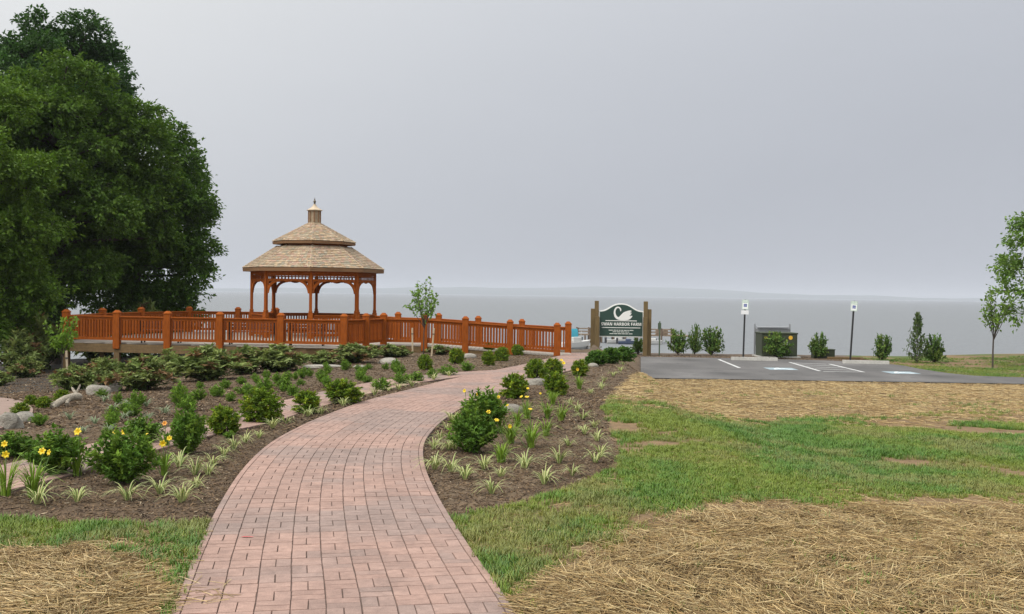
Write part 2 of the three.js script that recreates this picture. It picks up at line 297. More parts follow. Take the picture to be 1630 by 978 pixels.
function lotLine(a, b, w) { const dx = b[0] - a[0], dd = b[1] - a[1], L = Math.hypot(dx, dd), nx = (-dd / L) * w / 2, nd = (dx / L) * w / 2; flat([[a[0] + nx, a[1] + nd], [b[0] + nx, b[1] + nd], [b[0] - nx, b[1] - nd], [a[0] - nx, a[1] - nd]], LOT_Y + 0.005, paint, 'painted_line', lot); }
lotLine([9.5, 47.0], [9.24, 41.5], 0.13); lotLine([12.37, 45.6], [12.13, 40.3], 0.13); lotLine([13.86, 44.7], [13.76, 40], 0.13); lotLine([12.19, 40.1], [13.69, 40.05], 0.13);
for (const d of [41.3, 42.5, 43.7, 44.9]) lotLine([12.3, d + 0.25], [13.7, d - 0.3], 0.11);
function accessTexture(bg, stencil) {
  const c = document.createElement('canvas'); c.width = c.height = 256; const k = c.getContext('2d'); k.fillStyle = bg; k.fillRect(0, 0, 256, 256);
  k.strokeStyle = k.fillStyle = '#f2f4f4'; k.lineWidth = 17; k.lineCap = 'round'; k.lineJoin = 'round';
  k.beginPath(); k.arc(116, 46, 17, 0, 7); k.fill();
  k.beginPath(); k.moveTo(118, 72); k.lineTo(124, 138); k.lineTo(172, 138); k.lineTo(194, 202); k.lineTo(214, 194); k.stroke();
  k.beginPath(); k.moveTo(121, 102); k.lineTo(166, 102); k.stroke();
  k.beginPath(); k.arc(116, 166, 52, -2.1, 2.6 - 2.1 + 1.9, true); k.stroke();
  const t = new THREE.CanvasTexture(c); t.colorSpace = THREE.SRGBColorSpace; return t;
}
const accessTex = accessTexture('#8f9fa6'), accessSign = accessTexture('#1c3f94');
for (const [x, d] of [[10.85, 41.3], [15.2, 40.0]]) { const g = new THREE.PlaneGeometry(1.15, 1.15); g.rotateX(-Math.PI / 2); g.translate(x, LOT_Y + 0.006, -d); part(lot, 'painted_symbol', g, new THREE.MeshStandardMaterial({ map: accessTex, roughness: 0.85 })); }

// ---------- wooden deck with ramp ----------
const stain = new THREE.MeshPhysicalMaterial({ color: rgb(0.39, 0.097, 0.012), map: woodGrain, roughness: 0.85, specularIntensity: 0.3 });
const stainB = new THREE.MeshPhysicalMaterial({ color: rgb(0.32, 0.075, 0.01), map: woodGrain, roughness: 0.85, specularIntensity: 0.3 });
const rawWood = new THREE.MeshStandardMaterial({ color: rgb(0.42, 0.37, 0.31), map: woodGrain, roughness: 0.9 });
const treated = new THREE.MeshStandardMaterial({ color: rgb(0.2, 0.125, 0.05), map: woodGrain, roughness: 0.85 });
const DECK = -0.18;
const deck = thing('wooden_deck', 'long red-stained timber deck with railing and a ramp to the brick path', 'deck', -8, DECK, 37);
const O = deck.position;
const rel = (x, y, d) => new THREE.Vector3(x - O.x, y - O.y, -d - O.z);
const postGeo = box(0.235, 1.3, 0.235, 0, 0.65 - 0.22, 0, 0.018);
const capGeo = (() => { const g = new THREE.CylinderGeometry(0.075, 0.165, 0.075, 4, 1); g.rotateY(Math.PI / 4); return merge([g.translate(0, 0.037, 0), box(0.26, 0.045, 0.26, 0, -0.02, 0, 0.01)]); })();
function deckPost(x, d, y = DECK, under = 0) {
  const p = part(deck, 'post', postGeo, stain); p.position.copy(rel(x, y, d));
  const c = part(p, 'post_cap', capGeo, stain); c.position.y = 1.1;
  if (under) { const gy = H(x, d); if (y - 0.3 - gy > 0.1) { const s = part(deck, 'support_post', box(0.2, y - 0.25 - gy + 0.3, 0.2, 0, 0, 0, 0.01), treated); s.position.copy(rel(x, (y - 0.25 + gy - 0.3) / 2, d + 0.06)); } }
}
const balGeo = box(0.05, 0.72, 0.05);
function railing(parent, A, B, m, half = 0.117, step = 0.115, single = true, ht = 0.92) {   // A, B = points on the floor at the post centres
  const dir = B.clone().sub(A), L = dir.length(), u = dir.clone().divideScalar(L), a = A.clone().addScaledVector(u, half), b = B.clone().addScaledVector(u, -half);
  const up = (v, y) => v.clone().setY(v.y + y);
  const r = part(parent, 'top_rail', merge([bar(up(a, ht + 0.02), up(b, ht + 0.02), 0.15, 0.045, 0.008), bar(up(a, ht - 0.05), up(b, ht - 0.05), 0.045, 0.1)]), m);
  part(parent, 'bottom_rail', bar(up(a, 0.14), up(b, 0.14), 0.045, 0.1), m);
  const n = Math.max(1, Math.round((L - 2 * half) / step)), turn = Math.atan2(u.x, u.z);
  if (!single) { const all = []; for (let i = 0; i < n; i++) { const p = a.clone().lerp(b, (i + 0.5) / n); all.push(balGeo.clone().rotateY(turn).translate(p.x, p.y + 0.5 * ht + 0.045, p.z)); } stuffPart(r, 'balusters', merge(all), m); return; }
  for (let i = 0; i < n; i++) { const p = a.clone().lerp(b, (i + 0.5) / n), q = part(r, 'baluster', balGeo, i % 3 ? m : stainB); q.position.set(p.x, p.y + 0.5 * ht + 0.045, p.z); q.rotation.y = turn; }
}
const deckFront = [[-16.28, 37.5], [-14.23, 37.0], [-12.27, 36.6], [-10.32, 36.3], [-8.12, 36.1], [-5.83, 35.7]];
const deckSide = [[-5.83, 35.7], [-5.25, 37.0], [-4.78, 38.3]];
const rampY = (x) => lerp(DECK, -0.43, clamp((x + 3.2) / 4.8));
const rampFront = [[-4.78, 38.3], [-3.23, 38], [-1.7, 37.7], [-0.06, 37.35], [1.64, 37]];
const rampBack = [[-4.5, 40.6], [-2.86, 40.15], [-1.3, 39.75], [0.39, 39.3], [2.14, 38.85]];
const deckLeft = [[-16.28, 37.5], [-16.35, 41], [-16.0, 44.3], [-14.9, 47.4]];
const deckBack = [[-14.9, 47.4], [-12.7, 47.6], [-10.9, 47.5]];
const deckRight = [[-5.75, 43.2], [-4.5, 40.6]];
const yFor = (x, d) => (x > -4.6 ? rampY(x) : DECK);
for (const run of [deckFront, deckSide, rampFront, rampBack, deckLeft, deckBack, deckRight]) for (let i = 0; i + 1 < run.length; i++) {
  const [x0, d0] = run[i], [x1, d1] = run[i + 1];
  railing(deck, rel(x0, yFor(x0), d0), rel(x1, yFor(x1), d1), stain, 0.117, 0.115, run !== deckLeft && run !== deckBack);
}
const seen = new Set();
for (const run of [deckFront, deckSide, rampFront, rampBack, deckLeft, deckBack]) for (const [x, d] of run) { const k = x + '/' + d; if (seen.has(k)) continue; seen.add(k); deckPost(x, d, yFor(x), run === deckFront || run === deckLeft || run === deckBack ? 1 : 0); }
{ // floor of planks, edge boards and beams
  const outline = [[-16.4, 37.45], [-5.75, 35.55], [-4.65, 38.2], [-4.4, 40.75], [-5.7, 43.4], [-5.55, 44.6], [-6.2, 46.5], [-8.36, 47.4], [-10.6, 47.6], [-14.95, 47.55], [-16.15, 44.3], [-16.5, 41]];
  const list = [], R = mulberry(5);
  for (let d = 35.6; d < 47.6; d += 0.148) { const xsn = []; for (let x = -16.6; x < -4; x += 0.05) if (inPoly(x, d + 0.07, outline)) xsn.push(x); if (xsn.length) { const a = xsn[0], b = xsn[xsn.length - 1]; list.push(box(b - a, 0.04, 0.14, (a + b) / 2 - O.x, -0.02 + (R() - 0.5) * 0.003, -(d + 0.07) - O.z)); } }
  for (let x = -4.6; x < 2.1; x += 0.148) { const t = (x + 4.78) / 6.42, d0 = lerp(38.25, 36.95, t), d1 = lerp(40.65, 38.95, t); list.push(box(0.14, 0.04, d1 - d0, x + 0.07 - O.x, rampY(x + 0.07) - O.y - 0.022, -(d0 + d1) / 2 - O.z)); }
  stuffPart(deck, 'floor_boards', merge(list), rawWood);
  const edge = (run, name) => { for (let i = 0; i + 1 < run.length; i++) { const a = rel(run[i][0], yFor(run[i][0]) - 0.2, run[i][1]), b = rel(run[i + 1][0], yFor(run[i + 1][0]) - 0.2, run[i + 1][1]); part(deck, name, bar(a, b, 0.05, 0.3), treated); } };
  for (const r of [deckFront, deckSide, rampFront, rampBack, deckLeft, deckBack, deckRight]) edge(r, 'edge_board');
  for (const d of [39.5, 42.5, 45.5]) part(deck, 'beam', box(11, 0.28, 0.14, -10.9 - O.x, -0.3, -d - O.z), treated);
  for (const [x, d] of [[-14, 39.5], [-11, 39.5], [-8, 39.5], [-14, 43], [-11, 43], [-8, 43], [-6.2, 43], [-13, 46.5], [-9, 46.5]]) { const gy = H(x, d); const s = part(deck, 'support_post', box(0.2, DECK - 0.4 - gy + 0.5, 0.2), treated); s.position.copy(rel(x, (DECK - 0.4 + gy - 0.5) / 2, d)); }
}
// benches inside the front railing
{
  const slat = new THREE.MeshStandardMaterial({ color: rgb(0.24, 0.07, 0.03), map: woodGrain, roughness: 0.7 }), iron = mat(0.02, 0.02, 0.022, 0.5, { metalness: 0.6 });
  [[-12.75, 37.35, 1.5, 'dark slatted bench behind the second railing bay from the left end'], [-9.3, 36.95, 1.8, 'dark slatted bench behind the middle bays of the deck railing'], [-7.3, 36.6, 1.35, 'dark slatted bench nearest the deck corner post']].forEach(([x, d, w, label]) => {
    const b = thing('bench', label, 'bench', x, DECK, d, 0.06, 'benches along the deck railing');
    for (const s of [-1, 1]) part(b, 'leg_frame', merge([box(0.05, 0.42, 0.05, s * (w / 2 - 0.1), 0.21, 0.18), box(0.05, 0.42, 0.05, s * (w / 2 - 0.1), 0.21, -0.18), box(0.05, 0.05, 0.42, s * (w / 2 - 0.1), 0.42, 0), box(0.05, 0.42, 0.05, s * (w / 2 - 0.1), 0.64, 0.24)]), iron);
    for (let i = 0; i < 4; i++) part(b, 'seat_slat', box(w, 0.035, 0.09, 0, 0.465, -0.17 + i * 0.11, 0.006), slat);
    for (let i = 0; i < 3; i++) part(b, 'back_slat', box(w, 0.09, 0.03, 0, 0.6 + i * 0.11, 0.2, 0.006), slat);
  });
}

// ---------- gazebo ----------
{
  const gz = thing('gazebo', 'octagonal red-stained gazebo with two-tier shingled roof and cupola', 'gazebo', -8.6, DECK, 44.5);
  const spin = -Math.atan2(8.6, 44.5) + 0.047;      // one corner towards the path
  const V = (k, r, y) => { const a = spin + Math.PI / 2 - (k * Math.PI) / 4; return new THREE.Vector3(Math.cos(a) * r, y, Math.sin(a) * r); };
  const RP = 2.62, EAVE = 2.82;
  const shaft = merge([box(0.12, 2.82, 0.12, 0, 1.41, 0, 0.01), box(0.2, 1.05, 0.2, 0, 0.52, 0, 0.015), box(0.16, 0.1, 0.16, 0, 1.1, 0, 0.02)]);
  for (let k = 0; k < 8; k++) { const p = part(gz, 'post', shaft, stain); const v = V(k, RP, 0); p.position.copy(v); p.rotation.y = -Math.atan2(v.z, v.x); }
  for (let k = 0; k < 8; k++) {
    const A = V(k, RP, 0), B = V(k + 1, RP, 0);
    if (k !== 7) railing(gz, A, B, stain, 0.117, 0.125);
    // frieze: two bars, spindles, scalloped board, brackets
    const up = (v, y) => v.clone().setY(y), u = B.clone().sub(A), L = u.length(); u.divideScalar(L);
    const fr = part(gz, 'frieze', merge([bar(up(A, 2.73), up(B, 2.73), 0.1, 0.18), bar(up(A, 2.6), up(B, 2.6), 0.05, 0.05), bar(up(A, 2.42), up(B, 2.42), 0.05, 0.05)]), stain);
    const sg = box(0.035, 0.16, 0.035), n = 13;
    for (let i = 0; i < n; i++) { const p = A.clone().addScaledVector(u, (L * (i + 0.5)) / n); const q = part(fr, 'spindle', sg, stainB); q.position.set(p.x, 2.51, p.z); q.rotation.y = Math.atan2(u.x, u.z); }
    // scalloped valance and curved brackets cut from board
    const m4 = new THREE.Matrix4().makeBasis(u, UP, new THREE.Vector3().crossVectors(u, UP)).setPosition(A.x, 0, A.z);
    const sc = new THREE.Shape(); sc.moveTo(L / 2 - 0.38, 2.4); sc.lineTo(L / 2 + 0.38, 2.4); sc.quadraticCurveTo(L / 2 + 0.3, 2.33, L / 2 + 0.2, 2.36); sc.quadraticCurveTo(L / 2, 2.26, L / 2 - 0.2, 2.36); sc.quadraticCurveTo(L / 2 - 0.3, 2.33, L / 2 - 0.38, 2.4);
    const vg = new THREE.ExtrudeGeometry(sc, { depth: 0.04, bevelEnabled: false, curveSegments: 6 }); vg.translate(0, 0, -0.02); vg.applyMatrix4(m4); part(gz, 'valance', vg, stain);
    for (const s of [0, 1]) {
      const X = (t) => (s ? L - 0.07 - t : 0.07 + t), br = new THREE.Shape();
      br.moveTo(X(0), 2.395); br.lineTo(X(0.58), 2.395); br.lineTo(X(0.58), 2.34); br.quadraticCurveTo(X(0.1), 2.3, X(0.05), 1.85); br.lineTo(X(0), 1.85); br.closePath();
      const hole = new THREE.Path(); hole.moveTo(X(0.06), 2.345); hole.lineTo(X(0.24), 2.345); hole.quadraticCurveTo(X(0.1), 2.28, X(0.06), 2.16); hole.closePath(); br.holes.push(hole);
      const g = new THREE.ExtrudeGeometry(br, { depth: 0.05, bevelEnabled: false, curveSegments: 8 }); g.translate(0, 0, -0.025); g.applyMatrix4(m4); part(gz, 'bracket', g, stain);
    }
  }
  const R = mulberry(77);
  const shingleMat = new THREE.MeshStandardMaterial({ vertexColors: true, roughness: 0.9, side: THREE.DoubleSide });
  const tones = [[0.4, 0.3, 0.19], [0.31, 0.25, 0.17], [0.38, 0.285, 0.195], [0.34, 0.235, 0.15], [0.29, 0.25, 0.18], [0.4, 0.31, 0.22], [0.36, 0.24, 0.175]];
  function tier(name, r0, y0, r1, y1, courses, fascia) {
    // closed deck under the shingles
    const prof = [[r1, y1 - 0.03], [r0, y0 - 0.03], [r0 - 0.02, y0 - 0.03 - fascia], [r0 - 0.14, y0 - 0.03 - fascia], [r1 - 0.05 > 0 ? r1 - 0.05 : 0.02, y1 - 0.14]].map(([r, y]) => new THREE.Vector2(r, y));
    const lg = new THREE.LatheGeometry(prof, 8).toNonIndexed(); lg.rotateY(-(spin + Math.PI / 2) + Math.PI / 2 + Math.PI / 8 * 0); lg.computeVertexNormals();
    // lathe starts on +z; turn it so that its corners meet the posts
    const roof = part(gz, name, lg, treatedRoof);
    const S = new Soup();
    for (let k = 0; k < 8; k++) {
      const a0 = V(k, r0, y0), b0 = V(k + 1, r0, y0), a1 = V(k, r1, y1), b1 = V(k + 1, r1, y1);
      const nor = new THREE.Vector3().crossVectors(a1.clone().sub(a0), b0.clone().sub(a0)).normalize(); if (nor.y < 0) nor.negate();
      const pt = (t, w, h) => a0.clone().lerp(a1, t).lerp(b0.clone().lerp(b1, t), w).addScaledVector(nor, h);
      for (let c = 0; c < courses; c++) {
        const t0 = c / courses, t1 = Math.min(1, (c + 1.25) / courses), W = lerp(a0.distanceTo(b0), a1.distanceTo(b1), t0); let w = 0;
        while (w < 1) {
          let e = w + (0.08 + 0.09 * R()) / W; if (1 - e < 0.06 / W) e = 1; e = Math.min(1, e);
          const col = vary(tones[Math.floor(R() * tones.length)], R, 0.16), h = 0.022 + 0.012 * R(), g = 0.004 / W, dt = (R() - 0.5) * 0.012;
          const A = pt(t0 + dt, w + g, h), B = pt(t0 + dt, e - g, h), C = pt(t1, e - g, 0.004), D = pt(t1, w + g, 0.004), A2 = pt(t0 + dt, w + g, -0.005), B2 = pt(t0 + dt, e - g, -0.005);
          S.tri(A, B, C, col); S.tri(A, C, D, col); S.tri(A2, B2, B, col); S.tri(A2, B, A, col); S.tri(A2, A, D, col); S.tri(B2, C, B, col);
          w = e;
        }
      }
      // hip cap pieces
      const n = courses; for (let i = 0; i < n; i++) { const p0 = a0.clone().lerp(a1, i / n), p1 = a0.clone().lerp(a1, (i + 1.15) / n > 1 ? 1 : (i + 1.15) / n), sd = new THREE.Vector3(-a0.z, 0, a0.x).normalize(), col = vary(tones[i % tones.length], R, 0.12);
        for (const s of [-1, 1]) { const q0 = p0.clone().addScaledVector(sd, s * 0.05), q1 = p1.clone().addScaledVector(sd, s * 0.045); p0.y += 0; const T0 = p0.clone().setY(p0.y + 0.045), T1 = p1.clone().setY(p1.y + 0.03); q0.y += 0.018; q1.y += 0.006; S.tri(q0, T0, T1, col); S.tri(q0, T1, q1, col); } }
    }
    stuffPart(roof, 'shingles', S.geo(), shingleMat);
    return roof;
  }
  var treatedRoof = new THREE.MeshStandardMaterial({ color: rgb(0.3, 0.16, 0.075), map: woodGrain, roughness: 0.85, side: THREE.DoubleSide });
  tier('lower_roof', 3.02, EAVE + 0.1, 1.56, EAVE + 1.06, 13, 0.13);
  const ring = (r0, r1, y0, y1) => { const g = new THREE.CylinderGeometry(r1, r0, y1 - y0, 8, 1, false).toNonIndexed(); g.rotateY(-spin); g.computeVertexNormals(); return g.translate(0, (y0 + y1) / 2, 0); };
  part(gz, 'vent_collar', ring(1.42, 1.42, EAVE + 0.9, EAVE + 1.24), stain);
  tier('upper_roof', 1.78, EAVE + 1.25, 0.3, EAVE + 2.04, 11, 0.09);
  const cup = part(gz, 'cupola', merge([ring(0.32, 0.285, EAVE + 1.97, EAVE + 2.1), ring(0.25, 0.25, EAVE + 2.1, EAVE + 2.61)]), new THREE.MeshStandardMaterial({ color: rgb(0.42, 0.32, 0.21), map: woodGrain, roughness: 0.9 }));
  for (let k = 0; k < 8; k++) { const v = V(k, 0.255, EAVE + 2.36); part(cup, 'corner_trim', box(0.045, 0.5, 0.045, v.x, v.y, v.z), treatedRoof); }
  const pale = mat(0.5, 0.4, 0.28, 0.8);
  part(gz, 'cupola_roof', (() => { const g = new THREE.LatheGeometry([[0.33, 0], [0.34, 0.03], [0.27, 0.07], [0.15, 0.14], [0.08, 0.22], [0.06, 0.28], [0.001, 0.28]].map(([r, y]) => new THREE.Vector2(r, y)), 8).toNonIndexed(); g.rotateY(-spin); g.computeVertexNormals(); return g.translate(0, EAVE + 2.61, 0); })(), new THREE.MeshStandardMaterial({ color: pale.color, roughness: 0.6, side: THREE.DoubleSide }));
  part(gz, 'finial', new THREE.LatheGeometry([[0.035, 0], [0.05, 0.03], [0.025, 0.06], [0.06, 0.11], [0.055, 0.15], [0.02, 0.19], [0.03, 0.22], [0.012, 0.26], [0.001, 0.31]].map(([r, y]) => new THREE.Vector2(r, y)), 10).translate(0, EAVE + 2.88, 0), mat(0.12, 0.1, 0.07, 0.4, { metalness: 0.7 }));
  part(gz, 'ceiling', ring(2.7, 2.7, EAVE - 0.02, EAVE + 0.02), treatedRoof);
}

// ---------- swan sign ----------
{
  const sx = 5.32, sd = 50, gy = -1.1;
  const sg = thing('sign', 'dark green board with white swan emblem held between stepped timber posts', 'sign', sx, gy, sd, -0.04);
  const m = sd / 1635, timber = new THREE.MeshStandardMaterial({ color: rgb(0.2, 0.135, 0.055), map: woodGrain, roughness: 0.9 });
  const post = (x, z, h) => part(sg, 'post', box(0.2, h + 0.6, 0.2, x, (h - 0.6) / 2, z, 0.012), timber);
  for (const s of [-1, 1]) { post(s * 1.19, 0, 2.58); post(s * 1.37, -0.05, 2.2); post(s * 1.16, 0.205, 1.82); }
  const W = 1.08, y0 = 0.83, ys = 2.1, yt = 2.46;
  const outline = (w, b, s, t) => { const p = new THREE.Shape(); p.moveTo(-w, b); p.lineTo(w, b); p.lineTo(w, s); p.bezierCurveTo(w * 0.55, s, w * 0.5, t, 0, t); p.bezierCurveTo(-w * 0.5, t, -w * 0.55, s, -w, s); p.closePath(); return p; };
  const white = mat(0.78, 0.78, 0.74, 0.6), green = mat(0.016, 0.05, 0.036, 0.5);
  part(sg, 'board_rim', new THREE.ExtrudeGeometry(outline(W, y0, ys, yt), { depth: 0.07, bevelEnabled: true, bevelSize: 0.008, bevelThickness: 0.008, bevelSegments: 1, curveSegments: 14 }).translate(0, 0, -0.035), white);
  part(sg, 'board', new THREE.ExtrudeGeometry(outline(W - 0.045, y0 + 0.05, ys - 0.045, yt - 0.05), { depth: 0.02, bevelEnabled: false, curveSegments: 14 }).translate(0, 0, 0.04), green);
  const F = 0.061;   // front of the board
  // swan: neck as a curved tapering band, body and wing cut from board
  const swan = new THREE.Shape();
  const sp = [[-0.16, 1.68], [-0.3, 1.78], [-0.36, 1.95], [-0.35, 2.13], [-0.27, 2.27], [-0.14, 2.31], [-0.03, 2.24], [0.0, 2.13], [-0.04, 2.08], [-0.06, 2.15], [-0.1, 2.22], [-0.18, 2.24], [-0.26, 2.15], [-0.275, 2.0], [-0.22, 1.86], [-0.13, 1.8], [-0.02, 1.9], [0.1, 2.02], [0.28, 2.1], [0.46, 2.13], [0.5, 2.09], [0.43, 2.05], [0.52, 2.0], [0.44, 1.96], [0.49, 1.92], [0.4, 1.87], [0.44, 1.85], [0.54, 1.87], [0.48, 1.76], [0.36, 1.68], [0.1, 1.65]];
  const cv = new THREE.CatmullRomCurve3(sp.map(([x, y]) => new THREE.Vector3(x, y, 0)), true, 'centripetal', 0.5).getPoints(150);
  swan.setFromPoints(cv.map((p) => new THREE.Vector2(p.x, p.y)));
  part(sg, 'swan_emblem', new THREE.ExtrudeGeometry(swan, { depth: 0.02, bevelEnabled: false }).translate(0, 0, F), white);
  const strips = [[-0.76, 0.76, 1.625, 0.035], [-0.94, 0.94, 1.285, 0.03]];
  for (const [a, b, y, h] of strips) part(sg, 'rule', box(b - a, h, 0.012, (a + b) / 2, y, F + 0.006), white);
  const font = await new FontLoader().loadAsync('fonts/droid/droid_sans_bold.typeface.json');
  const tg = new TextGeometry('SWAN HARBOR FARM', { font, size: 0.145, depth: 0.015, curveSegments: 3 }); tg.computeBoundingBox(); const bw = tg.boundingBox.max.x - tg.boundingBox.min.x; tg.scale(1.94 / bw, 1, 1); tg.translate(-0.97, 1.39, F); part(sg, 'lettering', tg, white);
  const R = mulberry(4), small = [];
  for (const [y, w] of [[1.16, 0.6], [1.08, 0.4], [0.99, 0.56]]) { let x = -w; while (x < w) { const l = Math.min(0.06 + 0.16 * R(), w - x); small.push(box(l, 0.034, 0.008, x + l / 2, y, F + 0.004)); x += l + 0.03; } }
  stuffPart(sg, 'small_lettering', merge(small), mat(0.62, 0.64, 0.6, 0.6));
}

// ---------- behind the parking lot ----------
const steel = mat(0.03, 0.03, 0.03, 0.6, { metalness: 0.3 });
function plateTexture() {
  const c = document.createElement('canvas'); c.width = 256; c.height = 384; const k = c.getContext('2d'); k.fillStyle = '#f4f6f2'; k.fillRect(0, 0, 256, 384);
  k.strokeStyle = '#2f8a55'; k.lineWidth = 9; k.strokeRect(10, 10, 236, 364); k.fillStyle = '#2f8a55'; k.font = 'bold 44px sans-serif'; k.textAlign = 'center'; k.fillText('RESERVED', 128, 70, 215); k.fillText('PARKING', 128, 124, 215);
  k.fillStyle = '#1c3f94'; k.fillRect(68, 166, 120, 120); k.strokeStyle = k.fillStyle = '#fff'; k.lineWidth = 9; k.beginPath(); k.arc(122, 186, 9, 0, 7); k.fill(); k.beginPath(); k.moveTo(123, 198); k.lineTo(126, 230); k.lineTo(150, 230); k.lineTo(160, 262); k.stroke(); k.beginPath(); k.arc(122, 244, 26, -2.1, 0.9, true); k.stroke();
  const t = new THREE.CanvasTexture(c); t.colorSpace = THREE.SRGBColorSpace; return t;
}
const plateTex = plateTexture();
function parkingSign(x, d, lean, label, extra) {
  const s = thing('parking_sign', label, 'sign', x, H(x, d) - 0.02, d, 0, 'accessible parking signs'); s.rotation.z = lean;
  part(s, 'post', box(0.075, 3.0, 0.06, 0, 1.25, 0, 0.006), steel);
  const p = part(s, 'plate', box(0.32, 0.47, 0.012, 0, 2.57, 0.038), mat(0.7, 0.72, 0.7, 0.5));
  const f = new THREE.PlaneGeometry(0.31, 0.46); f.translate(0, 2.57, 0.047); part(p, 'plate_face', f, new THREE.MeshStandardMaterial({ map: plateTex, roughness: 0.45 }));
  if (extra) part(s, 'lower_plate', box(0.36, 0.19, 0.012, 0, 2.2, 0.038, 0.004), mat(0.82, 0.82, 0.82, 0.5));
  part(s, 'top_bolt', box(0.03, 0.05, 0.03, 0, 2.8, 0.02), steel);
}
parkingSign(11.05, 48.9, -0.02, 'parking sign with a second small white plate, left of the transformer', true);
parkingSign(15.92, 48.2, -0.05, 'leaning parking sign with a single plate behind the right wheel stop', false);
{
  const conc = mat(0.6, 0.58, 0.53, 0.95, { map: speckle });
  const sh = new THREE.Shape(); sh.moveTo(-0.1, 0); sh.lineTo(0.1, 0); sh.lineTo(0.075, 0.13); sh.lineTo(-0.075, 0.13); sh.closePath();
  const stopGeo = (L) => { const g = new THREE.ExtrudeGeometry(sh, { depth: L, bevelEnabled: true, bevelSize: 0.012, bevelThickness: 0.012, bevelSegments: 1 }); g.translate(0, 0, -L / 2); g.rotateY(Math.PI / 2); return g; };
  [[11.05, 46.65, 2.05, 'pale concrete wheel stop in front of the left parking sign', 0.14], [15.65, 45.3, 1.95, 'pale concrete wheel stop in front of the right parking sign', 0.28]].forEach(([x, d, L, label, turn]) => {
    const s = thing('wheel_stop', label, 'wheel stop', x, LOT_Y + 0.002, d, -turn * 0.5, 'concrete wheel stops'); part(s, 'bar', stopGeo(L), conc);
    for (const k of [-1, 1]) part(s, 'pin', new THREE.CylinderGeometry(0.02, 0.02, 0.02, 8).translate(k * L * 0.33, 0.15, 0), steel);
  });
  const box1 = thing('transformer_box', 'large dark green transformer cabinet behind the parking lot', 'transformer', 12.95, H(12.95, 50.2) - 0.03, 50.2, 0.02), gm = mat(0.035, 0.045, 0.022, 0.75);
  part(box1, 'pad', box(2.0, 0.12, 1.5, 0, 0.03, 0), conc); part(box1, 'cabinet', box(1.72, 1.08, 1.2, 0, 0.63, 0, 0.02), gm); part(box1, 'lid', box(1.78, 0.07, 1.26, 0, 1.2, 0, 0.02), gm);
  for (const s of [-1, 1]) part(box1, 'door', box(0.8, 0.95, 0.02, s * 0.42, 0.63, 0.612, 0.006), gm);
  part(box1, 'warning_label', new THREE.CylinderGeometry(0.1, 0.1, 0.006, 14).rotateX(Math.PI / 2).translate(0.52, 1.0, 0.626), mat(0.75, 0.42, 0.03, 0.5));
  part(box1, 'data_label', box(0.2, 0.15, 0.006, 0.27, 0.72, 0.626), mat(0.75, 0.75, 0.72, 0.5));
  part(box1, 'small_warning_label', box(0.14, 0.07, 0.006, -0.68, 1.0, 0.626), mat(0.5, 0.32, 0.05, 0.6));
  const rack = thing('meter_rack', 'grey electrical cabinet on two steel posts behind the transformer', 'meter rack', 13.15, H(13.15, 51.8) - 0.05, 51.8), grey = mat(0.3, 0.31, 0.32, 0.5, { metalness: 0.4 });
  for (const s of [-1, 1]) part(rack, 'post', box(0.07, 1.62, 0.07, s * 0.88, 0.81, 0), grey); part(rack, 'cabinet', box(1.66, 0.85, 0.3, 0, 0.98, 0, 0.03), grey); part(rack, 'roof', box(1.6, 0.05, 0.5, 0, 1.46, 0.06, 0.02), grey); part(rack, 'conduit', box(0.05, 1.0, 0.05, -0.76, 0.45, 0.1), grey);
  const box2 = thing('utility_box', 'small dark green utility pedestal right of the transformer', 'utility box', 15.15, H(15.15, 49.9) - 0.03, 49.9);
  part(box2, 'cabinet', box(1.02, 0.42, 0.5, 0, 0.21, 0, 0.02), gm); part(box2, 'lid', box(1.06, 0.05, 0.54, 0, 0.44, 0, 0.015), gm);
  const gp = thing('sign_post', 'green steel post with a narrow sign seen from behind, right of the swan sign', 'sign post', 7.25, H(7.25, 50.3) - 0.03, 50.3), gg = mat(0.09, 0.13, 0.075, 0.6);
  part(gp, 'post', box(0.06, 1.7, 0.05, 0, 0.85, 0), gg); part(gp, 'sign_back', box(0.16, 0.32, 0.012, 0, 1.46, -0.035), gg);
  const edg = thing('timber_edging', 'short weathered landscape timber lying behind the right wheel stop', 'timber', 15.9, H(15.9, 48.9) + 0.03, 48.9, 0.05); part(edg, 'timber', box(1.7, 0.12, 0.14, 0, 0.02, 0, 0.02), treated); part(edg, 'stake_end', box(0.14, 0.1, 0.3, 0.78, 0.0, 0.12, 0.02), treated);
}

